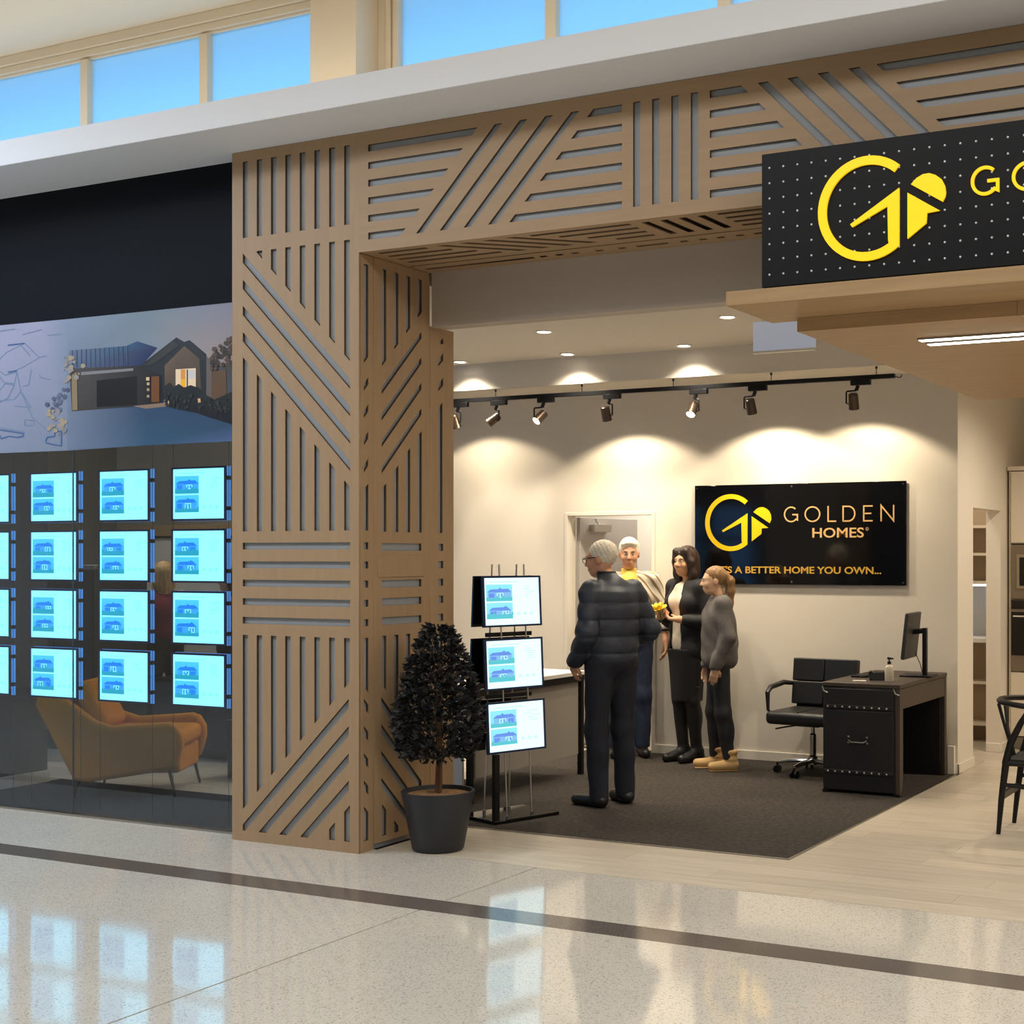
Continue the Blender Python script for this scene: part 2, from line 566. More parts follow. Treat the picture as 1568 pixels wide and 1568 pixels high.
struct('ceiling_corridor', (-8.6, -4.32, BACK + 0.12, 12.15, 2.7, 2.8), M['ceil'])
struct('baseboard_corridor', (-8.5, -4.32, 12.012, 12.03, 0, 0.1), M['skirt'])
part_m = mat('charcoal_partition', lin(84, 84, 86), 0.7, var=0.06, vscale=3)
struct('wall_partition', (-8.72, -8.61, 6.40, 7.18, 0, 3.2), part_m)
struct('baseboard_partition', (-8.61, -8.595, 6.40, 7.19, 0.004, 0.085), M['skirt'])

sk = MB()
sk.box(-11.4, DX0 - 0.0, BACK - 0.014, BACK, 0.0, 0.075); sk.box(DX1, SIDE + 0.014, BACK - 0.014, BACK, 0.0, 0.075)
tag(sk.build('baseboard_back', M['skirt'], bevel=0.004), kind='structure')
sk = MB()
sk.box(SIDE, SIDE + 0.014, BACK - 0.014, PY0, 0, 0.075); sk.box(SIDE, SIDE + 0.014, PY1, 11.93, 0, 0.075)
sk.box(SIDE - 0.12, SIDE, PY1 - 0.014, PY1, 0, 0.075)
tag(sk.build('baseboard_side', M['skirt'], bevel=0.004), kind='structure')

# ---- ceilings and bulkheads
struct('ceiling', (-11.5, 3.5, 6.95, 12.6, 3.2, 3.3), M['ceil'])
struct('ceiling_window', (-11.5, -5.06, 6.40, 6.95, 3.2, 3.3), M['ceil'])
struct('trim_1', (-5.0, 3.5, 6.83, 6.95, 2.945, 3.9), mat('bulkhead_paint', lin(184, 172, 158), 0.85))
struct('trim_2', (-8.4, SIDE, 9.87, BACK, 2.985, 3.2), M['wall'])
struct('roof', (-11.7, 3.7, 6.50, 12.8, 3.95, 4.03), mat('roof_membrane', lin(200, 200, 200), 0.8))

# ---- recessed doorway in the back wall with its door standing open
d1 = empty('door_1', (DX0, BACK + 0.12, 0), kind='structure')
fr = MB()
fr.box(0.0, 0.03, -0.13, 0.0, 0, DH - 0.0); fr.box(DX1 - DX0 - 0.03, DX1 - DX0, -0.13, 0.0, 0, DH); fr.box(0.03, DX1 - DX0 - 0.03, -0.13, 0.0, DH - 0.03, DH)
fr.build('door_frame', M['skirt'], d1, bevel=0.003)
leaf = MB(); leaf.M = Matrix.Translation((0.035, 0.01, 0)) @ Matrix.Rotation(R(78), 4, 'Z')
leaf.box(0, 0.76, -0.04, 0, 0.01, DH - 0.04)
lf = leaf.build('door_leaf', M['doorgrey'], d1, bevel=0.003)
cl = MB(); cl.M = leaf.M
cl.box(0.12, 0.34, -0.1, -0.04, DH - 0.16, DH - 0.10); cl.tube([(0.2, -0.07, DH - 0.09), (0.02, -0.2, DH - 0.06)], 0.009, 8)
tag(cl.build('door_closer', M['steel'], lf), label='grey hydraulic door closer')
hd = MB(); hd.M = leaf.M
hd.cyl((0.7, -0.04, 1.0), (0.7, -0.09, 1.0), 0.012, n=10); hd.tube([(0.7, -0.085, 1.0), (0.6, -0.085, 1.0)], 0.01, 8)
hd.build('door_handle', M['steel'], lf)

lamp('pantry_fill_light', 'AREA', (-3.5, 11.4, 3.1), 16, (1.0, 0.9, 0.78), size=0.4, size_y=0.4)  # added fill without a fixture, brightens the pantry shelf backs
lamp('corridor_fill_light', 'AREA', (-5.9, 11.3, 2.66), 30, (1.0, 0.93, 0.84), size=0.6, size_y=0.6)  # added fill without a fixture, brightens the space behind the doorway

# ---- mall shell
struct('ceiling_mall', (-15, 9, -8, 6.6, 4.86, 4.96), M['mallcream'])
struct('wall_mall_rear', (-15, 9, -8.1, -8, 0, 4.96), mat('mall_rear_wall', lin(84, 84, 88), 0.8, var=0.4, vscale=0.6, stretch=(2, 1, 0.2)))
struct('wall_mall_left', (-15.1, -15, -8, 6.6, 0, 4.96), M['mallcream'])
struct('wall_mall_right', (9, 9.1, -8, 6.6, 0, 4.96), M['mallcream'])
struct('wall_neighbour', (3.4, 9, 6.33, 6.45, 0, 3.91), M['mallcream'])
struct('wall_fascia', (-15, FX0 - 0.002, 6.33, 6.40, 3.092, 3.91), M['navyfascia'])
struct('trim_3', (-15, 9, 5.79, 6.50, 3.91, 4.06), M['fascia'], bevel=0.004)
struct('trim_4', (-5.403, -5.083, 6.25, 6.48, 4.06, 4.86), M['mallcream'])

# clerestory: wall above and between, mouldings and frosted panes under an added eave that shades their tops
mo = MB()
mo.box(-15, 9, 6.44, 6.55, 4.74, 4.86); mo.box(-15, -5.403, 6.40, 6.44, 4.80, 4.86); mo.box(-15, -5.403, 6.42, 6.44, 4.755, 4.80)
tag(mo.build('trim_5', M['mallcream'], bevel=0.004), kind='structure')
jm = MB()
jm.box(-5.083, -4.93, 6.44, 6.50, 4.06, 4.74); jm.box(-5.02, -4.985, 6.425, 6.44, 4.06, 4.74); jm.box(-4.965, -4.93, 6.42, 6.44, 4.06, 4.74)
tag(jm.build('trim_6', M['mallcream'], bevel=0.003), kind='structure')
struct('trim_7', (-15, 9, 6.55, 7.25, 4.765, 4.86), mat('added_eave', lin(96, 104, 112), 0.8))  # unseen eave, added to darken the tops of the panes
struct('wall_mall_sill', (-15, 9, 6.50, 6.55, 4.03, 4.09), M['mallcream'])
mull = [-10.36, -9.365, -8.37, -7.374, -6.369, -5.403]
mull2 = [-4.93, -3.945, -2.946, -1.95, -0.955, 0.04, 1.04]
wn = 2
for seq in (mull, mull2):
    for i in range(len(seq) - 1):
        a, b = seq[i], seq[i + 1]
        w = empty('window_%d' % wn, (a, 6.44, 4.06), kind='structure'); wn += 1
        box('pane', (0.0, b - a, 0.02, 0.028, 0.03, 0.68), M['frosted'], w, smooth=False)
        box('mullion', (b - a - 0.033, b - a + 0.033, -0.02, 0.055, 0.0, 0.68), M['mallcream'], w, bevel=0.004)
        box('window_rail', (0.033, b - a - 0.033, -0.01, 0.055, 0.0, 0.03), M['mallcream'], w, bevel=0.003)

# ---- shop window
w1 = empty('window_1', (-7.362, 6.33, 0), kind='structure')
for a, b in ((-3.4, -0.002), (0.002, 7.362 + FX0 - 0.004)):
    box('pane', (a, b, -0.005, 0.005, 0.012, 3.09), M['glass'], w1, smooth=False)
box('pane_joint', (-0.0012, 0.0012, -0.0052, 0.0052, 0.012, 2.28), mat('glass_joint', lin(70, 76, 84), 0.5), w1)

# ================================================================== TIMBER PORTAL
SW, SP = 0.0405, 0.1037
U0, U1 = 0.079, 0.847
fx = lambda u, v, w: (FX0 + u, FY + w, v)


def vband(i, u0=U0, sp=SP, w=SW):
    return u0 + i * sp, u0 + i * sp + w


holes = []
for i in range(8):
    a, b = vband(i)
    holes.append(rect(a, b, 3.418, 3.85))
    if i > 0:
        holes.append(clip(rect(a, b, 2.2, 3.335), 0.985, 1, -3.507 + 0.0))          # above the first diagonal
    holes.append(clip(rect(a, b, 1.754, 2.9), -0.985, -1, 2.822))                     # below the last diagonal
    holes.append(clip(rect(a, b, 0.1, 1.168), -0.985, 1, -0.101))
    if i > 5:
        holes.append(clip(rect(a, b, 0.06, 0.5), 0.985, -1, -0.572))
for k in range(4):
    hi = 3.410 - 0.1485 * k
    holes.append(clip(clip(rect(U0, U1, 1.0, 3.6), -0.985, -1, hi), 0.985, 1, -(hi - 0.0535)))
    h2 = 0.014 - 0.1485 * k
    holes.append(clip(clip(rect(U0, U1 - 0.01, 0.058, 1.2), 0.985, -1, h2), -0.985, 1, -(h2 - 0.0535)))
for z in (1.69, 1.585, 1.481, 1.376, 1.27):
    holes.append(rect(U0, U1, z - 0.038, z))
holes = [h for h in holes if area(h) > 3e-4]
colm = empty('timber_column', ((FX0 + FX1) / 2, 6.5, 0), label='pale timber column with slotted geometric panels left of the shop entrance', cat='column')
cl_ = Vector(colm.location)


def off(fn):
    return lambda u, v, w: tuple(Vector(fn(u, v, w)) - cl_)


TH = 0.014
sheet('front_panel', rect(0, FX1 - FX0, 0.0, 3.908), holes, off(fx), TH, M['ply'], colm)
rv = lambda u, v, w: (FX1 - w, u, v)
# reveal: edge strip, main panel, inner panel
hs = []
a, b = 6.234, 6.272
hs.append(clip(rect(a, b, 2.4, 3.207), -1, 1, -2.666 + 6.234))
for k in range(4):
    z = 2.546 - 0.1485 * k
    hs.append([(a, z - 0.032), (b, z + 0.008), (b, z + 0.05), (a, z + 0.004)])
hs.append(clip(rect(a, b, 1.754, 2.3), 1, -1, 1.975 - 6.234))
for z in (1.69, 1.585, 1.481, 1.376, 1.27): hs.append(rect(a, b, z - 0.038, z))
hs.append(clip(rect(a, b, 0.6, 1.168), 1, 1, -0.905 - 6.234))
for k in range(4):
    z = 0.838 - 0.1485 * k
    hs.append([(a, z), (a, z - 0.05), (b, z - 0.085), (b, z - 0.035)])
hs.append(clip(rect(a, b, 0.06, 0.4), -1, -1, 0.252 + 6.234))
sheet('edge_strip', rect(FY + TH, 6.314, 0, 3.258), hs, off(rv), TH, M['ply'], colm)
hm = []
for i in range(4):
    a, b = 6.391 + i * 0.1087, 6.391 + i * 0.1087 + 0.038
    hm.append(clip(rect(a, b, 2.4, 3.207), -0.97, 1, -2.668 + 6.391 * 0.97))
    hm.append(clip(rect(a, b, 1.75, 2.6), 0.97, -1, 1.985 - 6.391 * 0.97))
    hm.append(clip(rect(a, b, 0.5, 1.172), 1, 1, -0.902 - 6.391))
    if i < 2: hm.append(clip(rect(a, b, 0.062, 0.5), -1, -1, 0.25 + 6.391 - 0.01))
for k in range(4):
    z = 2.546 - 0.1467 * k
    hm.append(clip(clip(rect(6.388, 6.752, 1.5, 3.2), 0.985, -1, z + 0.004 - 6.388 * 0.985), -0.985, 1, -(z - 0.034) + 6.388 * 0.985))
    z = 0.838 - 0.1485 * k
    hm.append(clip(clip(rect(6.385, 6.752, 0.062, 1.2), -1, -1, z + 6.38), 1, 1, -(z - 0.0535) - 6.38))
for z in (1.687, 1.481, 1.381, 1.274): hm.append(rect(6.388, 6.751, z - 0.042, z))
hm = [h for h in hm if area(h) > 3e-4]
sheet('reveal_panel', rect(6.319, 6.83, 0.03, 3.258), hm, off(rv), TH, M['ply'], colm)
tag(box('access_plate', tuple(v - cl_[i // 2] for i, v in enumerate((FX1 - 0.002, FX1 + 0.006, 6.353, 6.774, 1.497, 1.618))), M['ply'], colm, bevel=0.003), label='flat timber access plate on the reveal')
hi_ = []
a, b = 6.914, 6.964
hi_.append([(a + 0.012, 2.877), (b, 2.898), (b, 2.865), (a + 0.02, 2.862)])
for z in (2.76, 2.614): hi_.append([(a, z), (b, z + 0.056), (b, z + 0.008), (a, z - 0.032)])
hi_.append(clip(rect(a, b - 0.008, 1.75, 2.6), 0.97, -1, 2.48 - 6.914 * 0.97))
for z in (1.687, 1.585, 1.481, 1.381, 1.275): hi_.append(rect(a, b, z - 0.042, z))
hi_.append(rect(a, b - 0.008, 0.5, 1.168)); hi_.append(rect(a, b - 0.008, 0.1, 0.4))
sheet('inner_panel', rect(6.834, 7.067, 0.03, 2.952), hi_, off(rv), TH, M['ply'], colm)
core = MB()
core.box(FX0 + 0.002, FX1 - TH - 0.004, FY + TH + 0.004, 6.83, 0, 3.9)
core.box(FX1 - 0.11, FX1 - TH - 0.004, 6.83, 7.063, 0, 2.94)
core.v = [tuple(Vector(p) - cl_) for p in core.v]
tag(core.build('backing', M['slotback'], colm, smooth=False), label='grey backing board behind the slots')

# beam over the entrance
beam = empty('timber_beam', (-2.0, 6.5, 3.26), label='pale timber beam with slotted zigzag pattern over the shop entrance', cat='beam')
bl_ = Vector(beam.location)
offb = lambda fn: (lambda u, v, w: tuple(Vector(fn(u, v, w)) - bl_))
bx = lambda u, v, w: (FX1 + u, FY + w, v)
BL = 8.4
hb = []
SL = 1.035


def zigzag(u):
    """one repeat of the beam pattern starting at u (3.16 m long)"""
    rows = [3.836 - 0.0951 * k for k in range(6)]
    for zt in rows:
        hb.append(clip(rect(u + 0.064, u + 1.0, zt - 0.037, zt), -SL, 1, -(3.036 - SL * u)))
        hb.append(clip(rect(u + 0.8, u + 1.625, zt - 0.037, zt), SL, -1, 3.836 - SL * (u + 1.462)))
        hb.append(clip(rect(u + 2.102, u + 2.9, zt - 0.037, zt), -SL, -1, 3.836 + SL * (u + 2.265)))
        hb.append(clip(rect(u + 2.8, u + 3.76, zt - 0.037, zt), SL, 1, -3.836 - SL * (u + 2.933)))
    for k in range(4):
        t = u + 0.878 + 0.152 * k
        hb.append([(t, 3.838), (t + 0.047, 3.838), (t + 0.047 - 0.497, 3.325), (t - 0.497, 3.325)])
        t = u + 2.35 + 0.15 * k
        hb.append([(t, 3.836), (t + 0.052, 3.836), (t + 0.052 + 0.495, 3.325), (t + 0.495, 3.325)])
        v0 = u + 1.687 + 0.1047 * k
        hb.append(rect(v0, v0 + 0.04, 3.325, 3.838))


zigzag(0.0)
for k in range(4): hb.append(rect(3.83 + 0.1047 * k, 3.87 + 0.1047 * k, 3.325, 3.838))
zigzag(4.18)
hb = [h for h in hb if area(h) > 3e-4]
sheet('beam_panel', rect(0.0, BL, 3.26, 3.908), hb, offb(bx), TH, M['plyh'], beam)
# soffit
hsf = []
rows = [6.245 + 0.0865 * k for k in range(4)]
for u in (0.0, 3.9):
    for k, y in enumerate(rows):
        hsf.append(rect(u + 0.08, u + 0.40 + 0.1 * k, y, y + 0.034))
        hsf.append(rect(u + 1.05 + 0.12 * k, u + 1.634, y, y + 0.034))
        hsf.append(rect(u + 2.11 + 0.005 * k, u + 3.0, y, y + 0.034))
    for k in range(4):
        t = u + 0.47 + 0.145 * k
        hsf.append([(t, 6.245), (t + 0.06, 6.245), (t + 0.39, 6.54), (t + 0.33, 6.54)])
        t = u + 1.70 + 0.102 * k
        hsf.append([(t, 6.25), (t + 0.042, 6.25), (t + 0.055, 6.545), (t + 0.013, 6.545)])
    hsf.append(rect(u + 0.02, u + 3.2, 6.615, 6.632))
    hsf.append(rect(u + 0.05, u + 0.78, 6.71, 6.742))
    for d in (0.80, 0.9, 1.0, 1.15, 1.29): hsf.append(rect(u + d + 0.02, u + d + 0.066, 6.71, 6.742))
    hsf.append(rect(u + 1.42, u + 1.61, 6.71, 6.742))
    for d in (1.68, 1.79, 1.89, 2.0): hsf.append(rect(u + d, u + d + 0.045, 6.71, 6.742))
    hsf.append(rect(u + 2.1, u + 3.0, 6.71, 6.742))
sx = lambda u, v, w: (FX1 + u, v, 3.26 + w)
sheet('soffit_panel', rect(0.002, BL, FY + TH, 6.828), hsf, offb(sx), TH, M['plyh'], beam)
cb = MB().box(FX1 + 0.002, FX1 + BL, FY + TH + 0.004, 6.828, 3.26 + TH + 0.004, 3.9)
cb.v = [tuple(Vector(p) - bl_) for p in cb.v]
cb.build('backing', M['slotback'], beam, smooth=False)
sb_ = MB().box(FX1 + 0.004, FX1 + BL - 0.01, FY + TH + 0.02, 6.82, 3.26 + TH, 3.26 + TH + 0.006)  # added dark sheet, paints the shade inside the soffit slots
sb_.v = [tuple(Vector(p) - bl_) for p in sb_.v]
tag(sb_.build('soffit_shade_sheet', mat('soffit_slot_shade', lin(52, 40, 30), 0.9, spec=0.1), beam, smooth=False), label='dark sheet added as painted shade above the soffit slots')

# ================================================================== SIGNS
RX, RY = 0.225, 0.2265


def logo(fn, w0, w1, m, parent):
    o = []
    arc = lambda rx, ry, a0, a1, n: [(rx * math.cos(R(a0 + (a1 - a0) * i / n)), ry * math.sin(R(a0 + (a1 - a0) * i / n))) for i in range(n + 1)]
    outer = arc(RX, RY, 49, 310, 40); inner = arc(0.186, 0.189, 49, 302, 40)
    g = outer + [(0.145, 0.072), (-0.076, -0.062), (-0.067, -0.075), (0.093, 0.0), (0.096, -0.148)] + inner[::-1]
    MB().prism(g, fn, w0, w1).build('logo_letter', m, parent, smooth=False)
    dome = [(0.197, 0.081), (0.335, -0.008), (0.346, 0.012), (0.349, 0.03), (0.345, 0.058), (0.33, 0.088), (0.305, 0.108), (0.278, 0.119), (0.25, 0.118), (0.222, 0.105)]
    MB().prism(dome, fn, w0, w1).build('logo_dome', m, parent, smooth=False)
    lf = [(0.182, 0.047), (0.323, -0.044), (0.267, -0.048), (0.264, -0.091), (0.182, -0.149)]
    MB().prism(lf, fn, w0, w1).build('logo_leaf', m, parent, smooth=False)


def golden(fn, w0, w1, m, parent, sw=0.0135):
    """thin geometric capitals, drawn as strokes; u runs from the left of the first letter"""
    h = 0.1235
    el = lambda cx, cy, rx, ry, a0, a1, n=26: [(cx + rx * math.cos(R(a0 + (a1 - a0) * i / n)), cy + ry * math.sin(R(a0 + (a1 - a0) * i / n))) for i in range(n + 1)]
    e = sw / 2
    L = [('letter', [el(0.06, h / 2, 0.06 - e, h / 2 - e, 48, 318) + [(0.113 - 0.0, 0.018), (0.113, h / 2 - 0.002), (0.07, h / 2 - 0.002)]]),
         ('letter', [el(0.2375, h / 2, 0.0655 - e, h / 2 - e, 0, 360, 36)]),
         ('letter', [[(0.361 + e, h), (0.361 + e, e), (0.432, e)]]),
         ('letter', [[(0.483 + e, 0.0), (0.483 + e, h - e), (0.52, h - e)] + el(0.53, h / 2, 0.058 - e, h / 2 - e, 88, -88) + [(0.52, e), (0.483 + e, e)]]),
         ('letter', [[(0.725, e), (0.649 + e, e), (0.649 + e, h - e), (0.725, h - e)], [(0.649 + e, h / 2), (0.715, h / 2)]]),
         ('letter', [[(0.787 + e, 0), (0.787 + e, h - 0.004), (0.896 - e, 0.004), (0.896 - e, h)]])]
    for nm, lines in L:
        mb = MB()
        for ln in lines: stroke(mb, ln, sw, fn, w0, w1)
        mb.build(nm, m, parent, smooth=False)


# hanging sign on its timber shelf
SY = 5.92
hs_ = empty('hanging_sign', (-2.529, SY, 2.819), label='black studded hanging sign with a large yellow logo above the kitchen canopy', cat='sign')
box('sign_box', (0, 4.4, 0.0, 0.14, 0, 0.596), M['black'], hs_, bevel=0.003)
fs = lambda u, v, w: (u + 0.498, -w, v + 0.300)
logo(fs, 0.0, 0.012, M['goldlit'], hs_)
fg = lambda u, v, w: (u + 0.953, -w, v + 0.299)
golden(fg, 0.0, 0.010, M['goldlit'], hs_)
st = MB()
for i in range(65):
    for j in range(8):
        st.ball((0.038 + 0.0668 * i, 0.0, 0.054 + 0.0682 * j), (0.0052, 0.004, 0.0052), 6, 4)
tag(st.build('studs', mat('pale_studs', lin(215, 220, 228), 0.35, metal=0.3), hs_), label='grid of small pale round studs', kind='stuff')

shelf = empty('canopy_shelf', (-2.705, SY, 2.75), label='oak shelf slab carrying the black hanging sign', cat='canopy')
box('slab', (0, 5.9, 0, 0.54, 0, 0.065), M['oak'], shelf, bevel=0.002)
raft = empty('canopy_raft', (-2.54, 6.372, 2.685), label='wide oak ceiling raft reaching back over the kitchen', cat='canopy')
xs = [0, 1.05, 2.25, 3.45, 4.65, 5.8]
for i in range(5):
    for j, (y0, y1) in enumerate(((0, 1.1), (1.1, 2.25), (2.25, 3.36))):
        box('panel', (xs[i] + 0.001, xs[i + 1] - 0.001, y0 + 0.001, y1 - 0.001, 0, 0.064), M['oak'], raft)
for k, y in enumerate((6.853, 7.0)):
    l = empty('led_strip', (-2.085, y, 2.685), label='front white LED strip recessed under the oak raft' if k == 0 else 'rear white LED strip recessed under the oak raft', cat='light', group='strip lights under the raft')
    box('housing', (0, 4.6, -0.032, 0.032, -0.010, 0.0), M['alu'], l)
    box('diffuser', (0.006, 4.594, -0.026, 0.026, -0.0125, -0.010), M['led'], l, smooth=False)
    lamp('led_light', 'AREA', (2.3, 0, -0.016), 17, (1.0, 0.88, 0.70), size=4.55, size_y=0.05, parent=l)

# office sign on the back wall
wsn = empty('wall_sign', (-5.023, BACK - 0.03, 1.39), label='glossy black wall sign reading GOLDEN HOMES on the back wall', cat='sign')
box('sign_panel', (0, 1.762, 0, 0.016, 0, 0.788), M['blackgloss'], wsn, bevel=0.003)
logo(lambda u, v, w: (u + 0.319, -w, v + 0.488), 0.0, 0.004, M['gold'], wsn)
golden(lambda u, v, w: (u + 0.774, -w, v + 0.485), 0.0, 0.003, M['copper'], wsn, sw=0.011)


def fitted(s, x0, x1, z0, h, m, off_=0.0):
    o = text_mesh('lettering', s, 1.0, lambda x, y, z: (x, y, z), m, wsn, depth=0.003, offset=off_)
    c = [v.co.copy() for v in o.data.vertices]
    ax, bx_ = min(p.x for p in c), max(p.x for p in c); ay, by = 0.0, 0.7
    for v, p in zip(o.data.vertices, c):
        v.co = (x0 + (p.x - ax) / (bx_ - ax) * (x1 - x0), -0.002 - p.z, z0 + p.y / by * h)
    return o


fitted('HOMES', 1.011, 1.429, 0.366, 0.074, M['copper'], 0.014)
fitted('R', 1.450, 1.461, 0.422, 0.014, M['copper'])
MB().tube([(1.4555 + 0.012 * math.cos(t * math.pi / 8), -0.002, 0.429 + 0.012 * math.sin(t * math.pi / 8)) for t in range(16)], 0.0015, 6, closed=True).build('registered_ring', M['copper'], wsn)
fitted("IT'S A BETTER HOME YOU OWN...", 0.20, 1.568, 0.088, 0.052, mat('ochre_letter', lin(205, 160, 60), 0.4, emit=lin(190, 140, 40), estr=0.05), 0.022)
for x, z in ((0.022, 0.766), (0.84, 0.766), (1.74, 0.766), (0.022, 0.022), (0.84, 0.022), (1.74, 0.022)):
    MB().tube([(x, 0.03, z), (x, -0.006, z)], 0.008, 12).build('standoff', M['chrome'], wsn)

# illuminated exit sign seen from its blank side
ex = empty('exit_sign', (-3.353, 7.72, 2.80), label='pale blue-white blank exit light panel hanging below the ceiling', cat='sign')
box('panel', (0, 0.384, 0, 0.03, 0.012, 0.185), mat('exit_panel', lin(200, 204, 212), 0.25, emit=lin(176, 188, 214), estr=0.3), ex, bevel=0.003)
box('rail', (-0.002, 0.386, -0.004, 0.034, 0.0, 0.012), M['skirt'], ex)
box('stem', (0.05, 0.33, 0.005, 0.025, 0.185, 0.40), M['skirt'], ex)

# ================================================================== LAMPS
dls = [(-5.361, 8.645), (-3.939, 8.645), (-6.811, 9.69), (-5.795, 9.69), (-4.775, 9.69), (-6.75, 8.645), (-9.75, 8.95)]  # the last one is added, out of view, to light the display board
dlab = ['front downlight in the middle of the office ceiling', 'front downlight beside the oak shelf end', 'rear downlight beside the timber column edge',
        'rear downlight second from the timber column', 'rear downlight third from the timber column', 'front downlight hidden near the timber column', 'downlight added above the women in red']
for i, (x, y) in enumerate(dls):
    d = empty('downlight', (x, y, 3.2), label='recessed round ' + dlab[i], cat='light', group='ceiling downlights')
    MB().lathe([(0.062, 0.0), (0.062, -0.006), (0.05, -0.008), (0.047, 0.0)], n=28).build('trim_ring', M['skirt'], d)
    MB().lathe([(0.0, -0.003), (0.047, -0.003)], n=24).build('lens', M['lens'], d, recalc=False)
    lamp('downlight_lamp', 'SPOT', (0, 0, -0.012), 115, (1.0, 0.88, 0.71), spot=125, blend=1.0, rad=0.045, parent=d)
# kitchen ceiling spots (above the kitchen, hidden by the raft)
for x, y in ((-1.6, 10.6), (0.3, 10.8)):
    d = empty('downlight', (x, y, 3.2), label='kitchen downlight behind the oak raft, ' + ('nearer the side wall' if x < 0 else 'farther from the side wall'), cat='light', group='kitchen downlights')
    MB().lathe([(0.062, 0.0), (0.062, -0.006), (0.05, -0.008), (0.047, 0.0)], n=20).build('trim_ring', M['skirt'], d)
    MB().lathe([(0.0, -0.003), (0.047, -0.003)], n=20).build('lens', M['lens'], d, recalc=False)
    lamp('downlight_lamp', 'SPOT', (0, 0, -0.012), 200, (1.0, 0.87, 0.70), spot=150, blend=0.8, rad=0.05, parent=d)

KT = 9.92 / 9.82
TRY, TRZ = 9.92, 1.62 + (2.895 - 1.62) * KT
tr = empty('track_rail', (-3.167 * KT, TRY, TRZ), label='long black lighting track hung below the back bulkhead', cat='light track')
box('rail', (-5.2, 0, -0.017, 0.017, -0.015, 0.017), M['black'], tr, bevel=0.002)
MB().tube([(0, 0, 0.0), (0.025, 0, -0.012), (0.045, 0, -0.012), (0.052, 0, 0.006)], 0.004, 6).build('end_hook', M['darkmetal'], tr)
for x in (-6.552, -5.739, -4.93, -4.118, -3.303):
    hx_ = (x + 3.167) * KT; zt = 2.985 - TRZ
    hg = MB(); hg.cyl((hx_, 0, 0.017), (hx_, 0, zt), 0.003, n=6); hg.cyl((hx_, 0, zt - 0.018), (hx_, 0, zt), 0.008, n=10)
    hg.build('hanger', M['darkmetal'], tr)
bronze = mat('bronze_can', lin(84, 70, 58), 0.35, metal=0.7)
#        X of head, bracket side, aim point (x,y,z), label, power
heads = [(-6.953, 1, (-6.953, 10.42, 1.6), 'leftmost spotlight half hidden by the timber column', 60),
         (-6.575, 1, (-7.6, 9.2, 1.8), 'second spotlight from the left tilted down to the left', 55),
         (-6.127, -1, (-6.75, 8.3, 1.3), 'third spotlight from the left with bright lens towards the entrance', 55),
         (-5.52, 1, (-5.55, 10.42, 1.35), 'spotlight fourth from the left aimed at the wall beside the door', 105),
         (-4.768, 1, (-4.75, 8.4, 0.9), 'spotlight above the four people with bright lens', 55),
         (-4.281, -1, (-4.30, 10.42, 1.45), 'spotlight aimed at the wall sign logo', 120),
         (-3.475, -1, (-3.60, 10.42, 1.45), 'rightmost spotlight near the end of the track', 90)]
for hx, sd, aim, lab, pw in heads:
    hx *= KT; pw *= 0.40
    t = empty('track_spotlight', (hx, TRY, TRZ - 0.015), label=lab, cat='spotlight', group='track spotlights')
    box('adapter', (-0.02, 0.13, -0.018, 0.018, -0.038, 0.0), M['black'], t, bevel=0.003)
    c = Vector((0, 0, -0.155))
    ar = MB(); ar.cyl((0.035, 0, -0.038), (0.02, 0, -0.075), 0.014, n=10)
    ar.tube([(0.02, 0, -0.075), (sd * 0.052, 0, -0.078), (sd * 0.056, 0, -0.085), (sd * 0.056, 0, -0.165), (sd * 0.036, 0, -0.168)], 0.0065, 8)
    ar.build('bracket', M['black'], t)
    dr = (Vector(aim) - Vector((hx, TRY, TRZ - 0.17))).normalized()
    cm = MB(); p0 = c - dr * 0.06; p1 = c + dr * 0.055
    cm.tube([p0 - dr * 0.002, p0, p0 + dr * 0.006, p1, p1 + dr * 0.0005], [0.001, 0.030, 0.036, 0.039, 0.035], 22, caps=False)
    cm.tube([p1 - dr * 0.008, p1 + dr * 0.0005], [0.033, 0.035], 22, caps=False)
    can = cm.build('can', bronze, t)
    le = MB(); le.tube([p1 - dr * 0.006, p1 - dr * 0.0055], [0.0335, 0.0005], 20, caps=False); le.build('lens', M['lens'], can, recalc=False)
    q = dr.to_track_quat('-Z', 'Y')
    s_ = lamp('spot_lamp', 'SPOT', p1 + dr * 0.004, pw, (1.0, 0.85, 0.62), spot=128, blend=0.28, rad=0.03, parent=t)
    s_.rotation_mode = 'QUATERNION'; s_.rotation_quaternion = q

